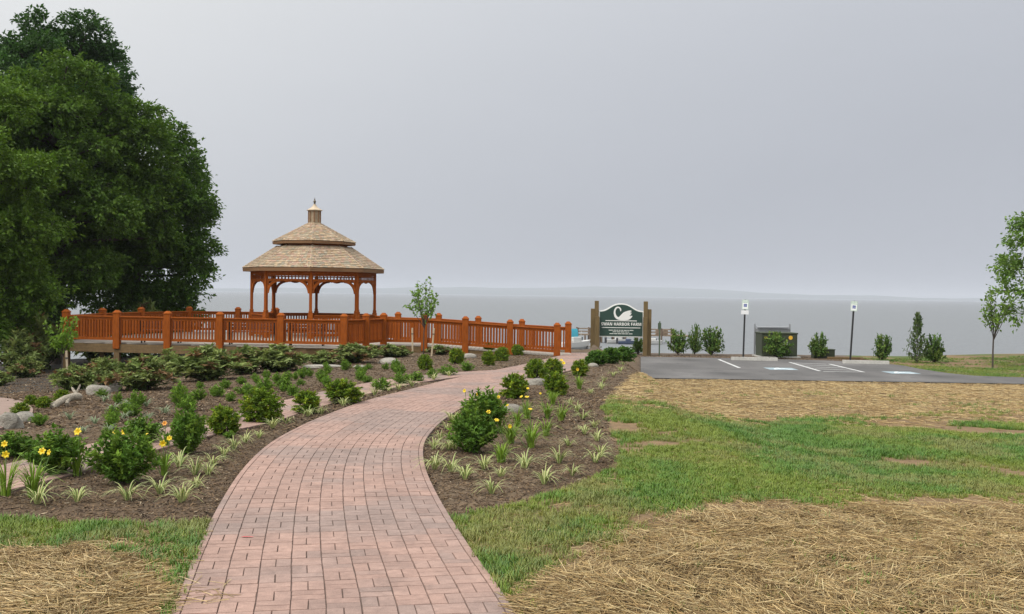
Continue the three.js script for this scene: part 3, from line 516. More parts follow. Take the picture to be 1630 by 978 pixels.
// ---------- pier and boats on the bay ----------
{
  const plank = mat(0.3, 0.22, 0.15, 0.9, { map: woodGrain }), pile = mat(0.13, 0.09, 0.06, 0.95);
  const pier = thing('pier', 'long brown timber pier with railing on the water beyond the sign', 'pier', 0, WATER, 180);
  const x0 = 11.5, x1 = 28.2, top = 1.35;
  part(pier, 'walkway', box(x1 - x0, 0.22, 2.4, (x0 + x1) / 2, top, 0), plank);
  for (let x = x0; x <= x1 + 0.01; x += (x1 - x0) / 8) for (const s of [-1, 1]) part(pier, 'piling', rod(new THREE.Vector3(x, -2, s * 1.25), new THREE.Vector3(x, top + 1.25, s * 1.25), 0.16, 0.14, 8), pile);
  for (const s of [-1, 1]) for (const y of [0.55, 1.05]) part(pier, 'rail', box(x1 - x0, 0.14, 0.06, (x0 + x1) / 2, top + y, s * 1.12), plank);
  part(pier, 'storage_box', box(2.1, 1.0, 0.9, x1 - 1.9, top + 0.62, 0, 0.05), plank); part(pier, 'end_platform', box(3.4, 0.22, 4, x1 + 1.0, top - 0.01, 0), plank);
  const low = thing('dock', 'low grey floating dock running out beside the white boats', 'dock', 9.7, WATER, 158, 0.5), dm = mat(0.34, 0.32, 0.29, 0.9, { map: woodGrain });
  part(low, 'deck', box(1.6, 0.25, 14, 1.6, 0.4, -3), dm); for (const z of [3, -1, -5, -9]) part(low, 'piling', rod(new THREE.Vector3(2.55, -2, z), new THREE.Vector3(2.55, 2.0, z), 0.15, 0.13, 8), pile);
  function boat(x, d, L, turn, label, canopy, hullM) {
    const b = thing('boat', label, 'boat', x, WATER, d, turn, 'boats moored at the docks'), W = L * 0.34, Hh = L * 0.17;
    const pos = [], idx = [], N = 10;       // hull lofted from cross sections
    for (let i = 0; i <= N; i++) { const t = i / N, w = (W / 2) * Math.pow(1 - Math.pow(t, 3), 0.6) + 0.02, sh = Hh * (1 + 0.35 * t * t); [[-w, sh], [-w * 0.86, sh * 0.35], [-0.1 * w, -0.3], [0.1 * w, -0.3], [w * 0.86, sh * 0.35], [w, sh]].forEach(([a, y]) => pos.push(-L / 2 + t * L + (y > 0.1 ? 0.12 * L * t * t * (y / sh) : 0), y, a)); }
    for (let i = 0; i < N; i++) for (let k = 0; k < 5; k++) { const a = i * 6 + k; idx.push(a, a + 6, a + 1, a + 1, a + 6, a + 7); }
    for (let i = 0; i < N; i++) { const a = i * 6, c = a + 5; idx.push(a, c, a + 6, c, c + 6, a + 6); } idx.push(0, 1, 5, 1, 4, 5, 1, 2, 4, 2, 3, 4);
    const g = new THREE.BufferGeometry(); g.setAttribute('position', new THREE.Float32BufferAttribute(pos, 3)); g.setIndex(idx); const q = g.toNonIndexed(); q.computeVertexNormals();
    part(b, 'hull', q, hullM); part(b, 'cabin', box(L * 0.3, Hh * 0.75, W * 0.62, L * 0.05, Hh * 1.45, 0, 0.1), hullM); part(b, 'windscreen', box(L * 0.02, Hh * 0.5, W * 0.6, L * 0.22, Hh * 1.55, 0), mat(0.03, 0.04, 0.05, 0.1));
    part(b, 'outboard_motor', box(0.35, 1.0, 0.4, -L / 2 - 0.2, 0.6, 0, 0.08), mat(0.03, 0.03, 0.035, 0.4));
    if (canopy) { const c = part(b, 'canopy', (() => { const cg = new THREE.CylinderGeometry(W * 1.1, W * 1.1, L * 0.42, 12, 1, true, -0.45, 0.9); cg.rotateZ(Math.PI / 2); cg.rotateX(-Math.PI / 2 * 0); return cg; })(), canopy); c.geometry.computeBoundingBox(); const bb = c.geometry.boundingBox; c.geometry.translate(-(bb.min.x + bb.max.x) / 2, -bb.max.y, -(bb.min.z + bb.max.z) / 2); c.position.set(-L * 0.05, 3.15, 0);
      for (const sx of [-1, 1]) for (const sz of [-1, 1]) part(b, 'canopy_pole', rod(new THREE.Vector3(-L * 0.05 + sx * L * 0.18, Hh, sz * W * 0.4), new THREE.Vector3(-L * 0.05 + sx * L * 0.18, 2.9, sz * W * 0.42), 0.03, 0.03, 5), hullM); }
  }
  const hull = mat(0.55, 0.54, 0.51, 0.5), blue = mat(0.05, 0.07, 0.13, 0.5);
  boat(9.3, 155, 6.2, 0.75, 'white motorboat with a turquoise canopy seen past the ramp end', new THREE.MeshStandardMaterial({ color: rgb(0.05, 0.36, 0.46), roughness: 0.7, side: THREE.DoubleSide }), hull);
  boat(18.2, 176, 3.8, 0.1, 'white boat moored below the swan sign board', null, hull);
  boat(23.8, 174, 3.4, 0.2, 'small white boat beside the pier, right of the swan sign', null, hull);
  boat(19.6, 174, 3.0, -0.1, 'small dark blue boat beside the pier under the swan sign', null, blue);
}

// ---------- where the plants stand: kind, x, distance, width, height, label ----------
const SHRUBS=[
['dark_shrub',-0.45,12.18,0.63,0.58,'large dark glossy shrub at the front of the island bed, right of the path bend'],
['dark_shrub',-0.37,14.12,0.66,0.67,'tall dark shrub with pointed top directly behind the front island shrub'],
['boxwood',0.06,19.35,0.57,0.53,'largest clipped round boxwood in the island bed beside the yellow lilies'],
['boxwood',0.89,20.14,0.52,0.49,'round boxwood on the island bed, right of the largest clipped one'],
['boxwood',0.6,25.01,0.55,0.47,'round boxwood at the path edge just beyond the largest clipped one'],
['boxwood',1.09,26.48,0.52,0.47,'round boxwood with yellow lily blooms at its right side'],
['boxwood',1.73,26.13,0.51,0.43,'small round boxwood between the lily clumps and the low hedge'],
['hedge_shrub',2.55,31.04,0.72,0.49,'nearest of the three low hedge shrubs in front of the swan sign'],
['hedge_shrub',3.12,32.2,0.71,0.49,'middle of the three low hedge shrubs in front of the swan sign'],
['hedge_shrub',3.72,34.2,0.72,0.5,'farthest of the three low hedge shrubs, below the swan sign board'],
['dark_shrub',-3.71,9.83,0.65,0.59,'biggest dark bushy shrub in the front left of the garden bed'],
['dark_shrub',-4.56,10.28,0.65,0.5,'wide dark shrub left of the biggest one in the left bed'],
['dark_shrub',-5.52,11.44,0.5,0.32,'dark shrub cut by the left picture edge beside the grey stones'],
['dark_shrub',-3.71,11.79,0.48,0.61,'upright dark shrub between the biggest shrub and the row of boxwoods'],
['dark_shrub',-4.55,12.68,0.51,0.36,'half hidden dark shrub behind the biggest one in the left bed'],
['boxwood',-3.79,13.63,0.47,0.4,'nearest round boxwood of the row along the left side of the path'],
['boxwood',-3.67,15.05,0.59,0.5,'largest round boxwood of the row along the left side of the path'],
['boxwood',-3.26,16.34,0.48,0.41,'third round boxwood of the row along the left side of the path'],
['boxwood',-2.93,18.07,0.71,0.44,'wide low boxwood at the far end of the row left of the path'],
['boxwood',-2.35,27.88,0.41,0.41,'dark little boxwood just right of the staked sapling'],
['boxwood',-1.65,30.77,0.49,0.53,'upright little boxwood below the ramp railing, right of the staked sapling'],
['boxwood',-0.68,30.33,0.48,0.45,'front one of the little boxwoods clustered below the ramp railing'],
['boxwood',-0.3,32.87,0.48,0.44,'middle one of the little boxwoods clustered below the ramp railing'],
['boxwood',0.22,36.81,0.5,0.43,'little boxwood nearest the end of the ramp railing'],
['boxwood',-0.86,37.98,0.46,0.42,'rearmost little boxwood against the ramp railing'],
['boxwood',-7.52,15.74,0.26,0.21,'small clipped boxwood just behind the grey stones on the left'],
['boxwood',-7.71,16.95,0.27,0.23,'small clipped boxwood left of the bleached driftwood'],
['boxwood',-7.95,18.14,0.29,0.26,'small clipped boxwood touching the bleached driftwood from behind'],
['boxwood',-8.31,17.75,0.22,0.18,'tiny clipped boxwood in the tree shade behind the others on the left'],
['rhododendron',-7.75,21.53,1.08,0.74,'loose rhododendron right of the paired boulders, below the deck'],
['rhododendron',-9.46,28.32,0.9,0.8,'rhododendron tucked against the deck post above the paired boulders'],
['rhododendron',-7.35,24.93,1.4,0.88,'largest rhododendron of the row along the deck front'],
['rhododendron',-7.15,27.44,1.01,0.77,'rhododendron in the middle of the row along the deck front'],
['rhododendron',-6.31,27.75,1.32,0.75,'rhododendron with reddish tips below the middle deck posts'],
['rhododendron',-5.39,29.48,0.83,0.47,'low rhododendron behind the long pale flat stone'],
['rhododendron',-4.74,30.74,1.05,0.6,'bushy rhododendron below the deck corner post'],
['rhododendron',-4.59,33.79,0.58,0.45,'small dark rhododendron right of the deck corner post'],
['rhododendron',-4.08,34.34,0.84,0.46,'low leafy shrub along the start of the ramp'],
['rhododendron',-2.55,36.54,0.76,0.36,'low leafy shrub beneath the ramp, right of the sapling stakes'],
['rhododendron',-3.71,34.86,0.64,0.38,'low leafy shrub beside the left sapling stake'],
['rhododendron',-9.48,22.16,0.68,0.6,'dark rhododendron beside the left sapling trunk'],
['rhododendron',-9.96,25.28,0.68,0.68,'leafy rhododendron between the deck supports on the left'],
['mound_plant',-2.65,20.95,0.44,0.28,'feathery green perennial in front of the side path bend'],
['mound_plant',-2.41,22.69,0.44,0.28,'left one of the paired bright perennials on the side path'],
['mound_plant',-2.16,23.49,0.37,0.26,'right one of the paired bright perennials on the side path'],
['mound_plant',-1.89,24.56,0.33,0.26,'bright round perennial next along the side path toward the ramp'],
['mound_plant',-1.6,25.73,0.47,0.28,'wide bright perennial along the side path below the small boxwoods'],
['mound_plant',-1.19,27.57,0.4,0.29,'bright perennial nearest the meeting of side path and main path'],
['mound_plant',-4.22,22.94,0.34,0.31,'green perennial alone behind the wide low boxwood'],
['mound_plant',-4.92,24.22,0.3,0.27,'green perennial in front of the long pale flat stone'],
['mound_plant',-4.5,21.98,0.2,0.16,'tiny green perennial below the one by the flat stone'],
['mound_plant',-5.49,17.03,0.33,0.44,'tall soft green perennial above the upright dark shrub'],
['mound_plant',-5.62,18.45,0.29,0.25,'green perennial right of the tall soft one in the left bed'],
['mound_plant',-5.45,19.09,0.26,0.26,'dark green perennial with a white bloom beside it'],
['mound_plant',-4.96,18.15,0.2,0.19,'small blue green perennial above the nearest row boxwood'],
['mound_plant',-5.96,21.39,0.26,0.22,'small perennial with white blooms in the middle of the left bed'],
['mound_plant',-5.06,19.57,0.41,0.24,'wide yellow green perennial above the largest row boxwood'],
['mound_plant',-4.87,20.3,0.35,0.3,'bushy green perennial right of the wide yellow green one'],
['mound_plant',-5.73,24.02,0.21,0.26,'narrow upright perennial below the rhododendron with reddish tips'],
['mound_plant',-4.64,20.96,0.33,0.26,'rounded green perennial left of the third row boxwood'],
['mound_plant',-5.18,22.7,0.28,0.25,'green perennial just behind the rounded one in the left bed'],
['mound_plant',-5.97,22.7,0.22,0.19,'little green perennial in the middle of the left bed'],
['mound_plant',-5.67,22.94,0.2,0.17,'tiny yellowish perennial in the middle of the left bed'],
['lot_shrub',8.2,50.6,1.0,1.24,'round leafy shrub behind the parking lot, nearest the swan sign'],
['lot_shrub',9.05,50.6,0.62,1.5,'thin sparse shrub with twiggy top behind the parking lot'],
['lot_shrub',9.92,50.84,1.06,1.37,'leaning leafy shrub just left of the first parking sign'],
['lot_shrub',12.66,48.91,1.2,1.23,'leafy shrub in front of the green transformer box'],
['lot_shrub',14.76,49.33,0.91,1.21,'leafy shrub in front of the small green utility box'],
['lot_shrub',17.36,47.98,0.85,1.23,'leafy shrub right of the second parking sign'],
['cone_shrub',18.54,46.89,0.98,2.24,'tall conical evergreen shrub with thin tip beyond the parking lot'],
['lot_shrub',19.38,47.05,1.01,1.29,'rounded shrub just right of the conical evergreen'],
['lot_shrub',6.3,51,0.6,0.8,'small shrub under the right end of the swan sign']];
const LILIES=[
[0.26,12.68,0.4,'broad daylily fan in the middle of the island bed',[[-0.02,0.48,1],[-0.26,0.28,1]]],
[-0.1,11.47,0.31,'daylily fan with drooping leaves at the foot of the front island shrub',[]],
[0,13,0.37,'narrow daylily between the front island shrub and the broad fan',[[-0.18,0.3,1.2],[-0.28,0.41,1.1]]],
[-0.13,14.15,0.45,'daylily with three blooms behind the front island shrub',[[-0.04,0.5,1],[-0.04,0.39,1.1],[0.07,0.38,1.2]]],
[0.25,15.92,0.35,'daylily with a cluster of blooms under the largest round boxwood',[[-0.08,0.35,1],[0,0.34,1.3],[0.01,0.48,0.9]]],
[0.58,16.05,0.37,'daylily with thin leaves below the second island boxwood',[[-0.12,0.4,0.7]]],
[-0.54,14.1,0.52,'daylily blooming above the left side of the island shrubs',[[-0.09,0.59,1],[0.08,0.54,1]]],
[1.12,22.91,0.39,'small daylily with pale blooms behind the second island boxwood',[[0.04,0.5,1],[-0.01,0.56,0.9]]],
[1.46,21.92,0.4,'thin daylily in front of the small round boxwood',[[-0.05,0.43,0.8]]],
[-3.49,10.36,0.33,'daylily at the right foot of the biggest dark left shrub',[[-0.02,0.33,1.3],[0.05,0.38,1],[-0.19,0.4,1]]],
[-4.35,10.29,0.38,'daylily with the largest open yellow bloom in the left bed',[[0.02,0.44,1.5]]],
[-4.24,9.11,0.42,'tall daylily in front of the wide dark shrub',[[0.08,0.41,1.2],[0.16,0.41,1]]],
[-4.5,9.15,0.45,'daylily at the left picture edge',[[-0.01,0.47,1.1],[0,0.38,1.2]]],
[-3.91,10.52,0.42,'daylily blooming behind the biggest dark left shrub',[[-0.14,0.41,1],[-0.05,0.42,1.1]]],
[-4.17,12.38,0.26,'daylily with a peach bloom above the upright dark shrub',[[0,0.29,1.1]]],
[0.48,13.9,0.34,'leafy daylily without blooms just behind the broad island fan',[]],
[0.78,15.6,0.36,'leafy daylily without blooms right of the blooming cluster in the island bed',[]],
[0.75,18.3,0.36,'leafy daylily without blooms at the foot of the second island boxwood',[]],
[0.1,14.9,0.36,'leafy daylily without blooms beside the grey island stone',[]]];
const TUFTS=[
['variegated grass tuft along the island rim beside the path bend',[[-0.88,15.45],[-0.88,14.35],[-0.91,13.28],[-0.93,12.46],[-0.74,12.37],[-0.67,12.48]]],
['variegated grass tuft along the front rim of the island bed',[[-0.8,10.93],[-0.62,10.78],[-0.45,10.32],[-0.28,10.97],[-0.09,10.43],[-0.17,9.55],[0.16,11.01],[0.34,10.09],[0.65,10.64]]],
['variegated grass tuft along the lawn side of the island bed',[[0.55,11.48],[0.96,11.52],[1.07,12.11],[1.13,13.35],[0.73,12.83],[1.02,14.12],[1.22,14.88],[1.12,15.85],[1.11,17.17],[1.07,18.37],[1.6,20.68],[1.95,21.99],[2.2,24.24],[2.59,26.05],[3,28.14],[3.4,31.2]]],
['variegated grass tuft in the front corner of the left bed',[[-4.06,8.81],[-3.76,8.91],[-3.37,9.02],[-3.19,9.34],[-2.85,8.91],[-2.95,9.64],[-3.5,10.84],[-3.05,10.35]]],
['variegated grass tuft edging the left side of the path',[[-3.19,10.38],[-3.19,11],[-3.26,11.68],[-3.3,12.24],[-3.31,12.8],[-3.26,13.3],[-3.32,14.32],[-3.25,14.86],[-3.14,15.89],[-3,16.27],[-2.87,17.51],[-2.79,19.21],[-2.63,19.77],[-2.47,20.67],[-2.32,21.16],[-2.13,22.02],[-1.81,23.95],[-1.53,25.29]]],
['pale low tuft above the dark left shrubs',[[-5.92,14.6],[-5.34,13.62],[-5.77,15.27],[-5.2,14.19],[-5.4,15.29],[-6.39,16.5],[-4.71,13.68],[-5.4,16.02],[-6.33,17.04],[-6.14,17.27],[-5.68,13.59],[-7.28,18.36],[-6.55,15.23]]]];
const STONES=[
[-6.87,14.05,0.38,0.26,'larger grey stone at the left edge of the garden bed'],
[-7.04,14.84,0.33,0.16,'pale grey stone leaning behind the larger one on the left'],
[-8.26,20.54,0.48,0.23,'larger of the paired grey boulders below the deck'],
[-8.27,21.33,0.39,0.18,'smaller of the paired grey boulders below the deck'],
[-3.67,30.65,0.75,0.19,'smooth pale boulder lying below the start of the ramp'],
[-5.23,28.7,1.09,0.09,'long pale flat stone below the deck corner'],
[-4.22,28.63,0.39,0.07,'small flat stone right of the long pale one'],
[-1.42,34.59,0.47,0.17,'grey boulder beneath the ramp railing'],
[0.02,17.03,0.35,0.15,'grey stone among the yellow daylilies in the island bed'],
[0.6,23,0.45,0.17,'grey stone between two round island boxwoods'],
[2.42,30.37,0.34,0.12,'grey stone at the foot of the low hedge']];


// ---------- plants ----------
const ORD = 'first second third fourth fifth sixth seventh eighth ninth tenth eleventh twelfth thirteenth fourteenth fifteenth sixteenth seventeenth eighteenth nineteenth twentieth twenty-first twenty-second twenty-third twenty-fourth twenty-fifth'.split(' ');
const shrubCache = {};
function shrubGeo(kind, v) {           // unit shrub: width 1, height 1, base at the origin
  const key = kind + v; if (shrubCache[key]) return shrubCache[key];
  const R = mulberry(900 + key.length * 31 + v * 7919 + kind.charCodeAt(0) * 13 + kind.charCodeAt(1)), S = new Soup(), st = [];
  const V3 = (x, y, z) => new THREE.Vector3(x, y, z);
  const bump = Array.from({ length: 9 }, () => [randDir(R), 0.62 + 0.62 * R()]);
  const swell = (u) => { let k = 0, w = 0; for (const [b, h] of bump) { const q = Math.max(0, u.dot(b)) ** 6 + 0.02; k += q * h; w += q; } return k / w; };
  // every shrub is a set of leafy shoots from p0 to top
  const shoot = (p0, top, n, len, wid, c1, c2, t0, curl = 0.75, pow = 0.75) => {
    const ax = top.clone().sub(p0).normalize(), tone = vary(R() < 0.3 ? c2 : c1, R, 0.2);
    for (let j = 0; j < n; j++) {
      const t = t0 + (1.02 - t0) * Math.pow(R(), pow), q = p0.clone().lerp(top, t), dir = randDir(R).addScaledVector(ax, curl).addScaledVector(UP, 0.2).normalize(), nor = randDir(R).multiplyScalar(0.7).addScaledVector(UP, 0.8).addScaledVector(ax, 0.4); nor.addScaledVector(dir, -nor.dot(dir)).normalize();
      S.leaf(q, dir, nor, len * (0.7 + 0.6 * R()), wid * (0.8 + 0.4 * R()), vary(tone, R, 0.22));
    }
  };
  const ring = (r) => { const a = R() * 6.2832, k = r * Math.sqrt(R()); return V3(Math.cos(a) * k, 0, Math.sin(a) * k); };
  if (kind === 'dark_shrub') for (let i = 0; i < 80; i++) {
    const a = R() * 6.2832, out = Math.pow(R(), 0.7), p0 = ring(0.06), top = V3(Math.cos(a) * out * 0.46, (0.6 + 0.42 * R()) * (1 - 0.5 * out * out), Math.sin(a) * out * 0.46);
    if (i % 3 === 0) st.push(rod(p0, top.clone().lerp(p0, 0.12), 0.012, 0.004, 5));
    shoot(p0, top, 40, 0.095, 0.045, [0.095, 0.19, 0.018], [0.16, 0.265, 0.028], 0.12);
  } else if (kind === 'boxwood' || kind === 'hedge_shrub') {
    const c = V3(0, 0.42, 0);
    for (let i = 0; i < 200; i++) {
      const u = randDir(R); if (u.y < -0.85) u.y *= -1; const k = swell(u) * (0.82 + 0.3 * R()), tip = c.clone().add(V3(u.x * 0.46 * k, u.y * 0.52 * k, u.z * 0.46 * k)); tip.y = Math.max(0.06, tip.y + 0.05);
      const p0 = c.clone().lerp(tip, 0.3); p0.y -= 0.05; if (i % 9 === 0) st.push(rod(V3(u.x * 0.04, -0.03, u.z * 0.04), tip.clone().lerp(c, 0.2), 0.016, 0.005, 5));
      shoot(p0, tip, 26, kind === 'boxwood' ? 0.082 : 0.1, kind === 'boxwood' ? 0.042 : 0.048, kind === 'boxwood' ? [0.14, 0.23, 0.014] : [0.07, 0.165, 0.016], kind === 'boxwood' ? [0.25, 0.32, 0.016] : [0.12, 0.225, 0.025], 0.15);
    }
  } else if (kind === 'rhododendron') for (let i = 0; i < 96; i++) {
    const a = R() * 6.2832, out = Math.pow(R(), 0.6), p0 = ring(0.12), top = V3(Math.cos(a) * out * 0.5, (0.45 + 0.5 * R()) * (1 - 0.45 * out * out), Math.sin(a) * out * 0.5), mid = p0.clone().lerp(top, 0.62), red = R() < 0.2;
    if (i % 2) st.push(rod(p0, top, 0.012, 0.005, 5));
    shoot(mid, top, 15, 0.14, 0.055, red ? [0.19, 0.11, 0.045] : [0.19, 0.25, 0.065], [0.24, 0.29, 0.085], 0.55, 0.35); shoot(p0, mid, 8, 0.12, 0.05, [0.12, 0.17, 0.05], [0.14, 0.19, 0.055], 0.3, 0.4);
  } else if (kind === 'mound_plant') for (let i = 0; i < 44; i++) {
    const a = R() * 6.2832, out = Math.pow(R(), 0.6), p0 = ring(0.16), top = V3(Math.cos(a) * out * 0.5, (0.55 + 0.5 * R()) * (1 - 0.5 * out * out), Math.sin(a) * out * 0.5);
    if (i % 3 === 0) st.push(rod(p0, top, 0.014, 0.006, 5));
    shoot(p0, top, 24, 0.15, 0.05, [0.14, 0.25, 0.028], [0.2, 0.33, 0.035], 0.1, 0.9);
  } else if (kind === 'lot_shrub') for (let i = 0; i < 66; i++) {
    const a = R() * 6.2832, h = 0.2 + 0.8 * R(), w = (0.22 + 0.34 * Math.sin(Math.PI * Math.min(1, h * 0.85 + 0.1))) * (0.5 + 0.7 * R()), p0 = V3(0, 0.02 + 0.35 * h * R(), 0), top = V3(Math.cos(a) * w, h, Math.sin(a) * w);
    st.push(rod(p0, top, 0.012, 0.004, 5)); shoot(p0, top, 21, 0.13, 0.07, [0.085, 0.165, 0.026], [0.15, 0.225, 0.04], 0.35, 0.5);
  } else {
    st.push(rod(V3(0, -0.03, 0), V3(0.01, 1.0, 0), 0.02, 0.004, 6));
    for (let i = 0; i < 70; i++) { const a = i * 2.4, h = 0.06 + 0.9 * (i / 70), w = 0.5 * Math.pow(1 - h, 0.9) * (0.5 + 0.75 * R()) + 0.03, p0 = V3(0, h - 0.05, 0), top = V3(Math.cos(a) * w, h + 0.04 + 0.05 * R(), Math.sin(a) * w); st.push(rod(p0, top, 0.008, 0.003, 4)); shoot(p0, top, 17, 0.085, 0.035, [0.075, 0.13, 0.026], [0.11, 0.16, 0.04], 0.2, 0.6); }
  }
  return (shrubCache[key] = [S.geo(), merge(st)]);
}
const CAT = { dark_shrub: 'shrub', boxwood: 'boxwood', hedge_shrub: 'shrub', rhododendron: 'shrub', mound_plant: 'perennial', lot_shrub: 'shrub', cone_shrub: 'shrub' };
const GRP = { dark_shrub: 'dark upright shrubs in the garden beds', boxwood: 'round boxwoods in the garden beds', hedge_shrub: 'low hedge in front of the sign', rhododendron: 'shrubs along the deck front', mound_plant: 'green perennials in the left bed', lot_shrub: 'shrubs behind the parking lot' };
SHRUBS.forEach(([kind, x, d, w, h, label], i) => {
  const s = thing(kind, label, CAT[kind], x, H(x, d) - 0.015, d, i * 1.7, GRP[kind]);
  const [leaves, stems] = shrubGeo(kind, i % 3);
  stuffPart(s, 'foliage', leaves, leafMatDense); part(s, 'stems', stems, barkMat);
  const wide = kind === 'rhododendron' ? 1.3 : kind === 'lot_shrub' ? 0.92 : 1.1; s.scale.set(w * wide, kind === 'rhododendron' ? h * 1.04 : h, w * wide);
});
// seedlings between the larger plants of the left bed
{
  const R = mulberry(404), taken = SHRUBS.map(([, x, d, w]) => [x, d, w / 2]), list = [];
  for (let k = 0; list.length < 46 && k < 4000; k++) {
    const d = lerp(12.5, 28, R()), x = lerp(-8.2, -3.4 + (d - 13) * 0.08, R()), w = 0.16 + 0.16 * R();
    if (zone(x, d) !== 'bed' || x > -3.3 + Math.max(0, d - 20) * 0.14 || taken.some(([a, b, r]) => Math.hypot(a - x, b - d) < r + w / 2 + 0.08)) continue;
    taken.push([x, d, w / 2]); list.push([x, d, w, 0.6 + 0.5 * R()]);
  }
  const strips = ['below the grey boulders', 'in the middle of the left bed', 'along the side path'], count = [0, 0, 0];
  list.sort((a, b) => a[1] - b[1]).forEach(([x, d, w, k], n) => {
    const z = x < -6.4 ? 0 : x < -4.9 ? 1 : 2, s = thing('seedling', ORD[count[z]++] + ' small green seedling ' + strips[z] + ', counted from the nearest', 'seedling', x, H(x, d) - 0.01, d, n * 1.3, 'seedlings in the left bed'), [a, b] = shrubGeo('mound_plant', n % 3);
    stuffPart(s, 'foliage', a, leafMatDense); part(s, 'stems', b, barkMat); s.scale.set(w, w * k, w);
  });
}
// daylilies
{
  const R = mulberry(61), petalMat = new THREE.MeshPhysicalMaterial({ vertexColors: true, roughness: 0.6, transmission: 0.25, thickness: 0, side: THREE.DoubleSide });
  const bloom = (peach) => { const S = new Soup(), c = peach ? [0.8, 0.36, 0.05] : [0.84, 0.62, 0.015]; for (let k = 0; k < 6; k++) { const a = (k * Math.PI) / 3, u = new THREE.Vector3(Math.cos(a), 0, Math.sin(a)), sd = new THREE.Vector3(-Math.sin(a), 0, Math.cos(a)), pts = [[0, 0], [0.018, 0.03], [0.04, 0.05], [0.06, 0.05], [0.07, 0.042]].map(([r, y]) => u.clone().multiplyScalar(r).setY(y)); S.blade(pts, [0.008, 0.032, k % 2 ? 0.046 : 0.036, 0.034, 0.006], sd, vary(c, R, 0.1)); } return S.geo(); };
  const gold = bloom(false), peach = bloom(true), stalkMat = mat(0.1, 0.17, 0.04, 0.7);
  LILIES.forEach(([x, d, h, label, fl], n) => {
    const p = thing('daylily', label, 'flower', x, H(x, d) - 0.01, d, 0, 'yellow daylilies in the beds'), S = new Soup(), N = n === 0 ? 70 : 36 + (n % 3) * 8;
    for (let i = 0; i < N; i++) {
      const a = R() * 6.2832, u = new THREE.Vector3(Math.cos(a), 0, Math.sin(a)), sd = new THREE.Vector3(-u.z, 0, u.x), L = h * (0.75 + 0.5 * R()), sp = 0.35 + 1.0 * R(), p0 = u.clone().multiplyScalar(0.05 * R()), pts = [];
      for (let k = 0; k <= 5; k++) { const t = k / 5; pts.push(p0.clone().addScaledVector(u, L * sp * 0.62 * t * t).setY(L * (t - 0.5 * sp * t * t * t))); }
      const w = 0.01 + 0.005 * R(); S.blade(pts, [w * 0.8, w, w, w * 0.85, w * 0.55, 0.001], sd, vary([0.19, 0.3, 0.03], R, 0.25));
    }
    stuffPart(p, 'leaf_blades', S.geo(), bladeMat);
    for (const [dx, dy, s] of fl) {
      const top = new THREE.Vector3(dx, dy, 0.03 * (R() - 0.5)); part(p, 'flower_stalk', limb(new THREE.Vector3(dx * 0.2, 0, 0), top, 0.005, 0.0035, R, 0.05, 5), stalkMat);
      const f = part(p, 'flower', label.includes('peach') ? peach : gold, petalMat); f.position.copy(top); f.scale.setScalar(s * (d > 20 ? 0.68 : 0.42)); f.rotation.set(0.7 + 0.6 * R(), R() * 3, (R() - 0.5) * 1.2);
    }
  });
}
// variegated grass tufts
{
  const R = mulberry(71), variants = [];
  const make = (pale) => { const S = new Soup(); for (let i = 0; i < 30; i++) { const a = R() * 6.2832, u = new THREE.Vector3(Math.cos(a), 0, Math.sin(a)), sd = new THREE.Vector3(-u.z, 0, u.x), L = 0.16 + 0.12 * R(), sp = 0.45 + 0.6 * R(), pts = []; for (let k = 0; k <= 5; k++) { const t = k / 5; pts.push(new THREE.Vector3(Math.cos(a) * 0.015, 0, Math.sin(a) * 0.015).addScaledVector(u, L * (0.25 * t + 0.6 * sp * t * t)).setY(Math.max(0.004, L * (1.0 * t - 0.72 * sp * t * t * (0.6 + 0.6 * t))))); } const w = 0.009 + 0.004 * R(); S.blade(pts, [w, w, w, w * 0.8, w * 0.5, 0.001], sd, vary(pale ? [0.2, 0.27, 0.15] : [0.2, 0.3, 0.07], R, 0.2), pale ? vary([0.3, 0.36, 0.22], R, 0.15) : vary([0.55, 0.52, 0.26], R, 0.15)); } return S.geo(); };
  for (let i = 0; i < 4; i++) variants.push(make(false)); const pale = [make(true), make(true)];
  let n = 0;
  for (const [row, list] of TUFTS) { const sorted = [...list].sort((a, b) => a[1] - b[1]);
    sorted.forEach(([x, d], i) => { const p = row.startsWith('pale'), t = thing(p ? 'lamb_ear_tuft' : 'grass_tuft', ORD[i] + ' ' + row + ', counted from the nearest', 'grass tuft', x, H(x, d) - 0.004, d, n * 2.1, row.replace(' tuft', ' tufts')); stuffPart(t, 'leaf_blades', p ? pale[n % 2] : variants[n % 4], bladeMat); t.scale.setScalar((p ? 0.95 : 1.12) * (0.8 + 0.45 * hash2(n, 3))); n++; }); }
}
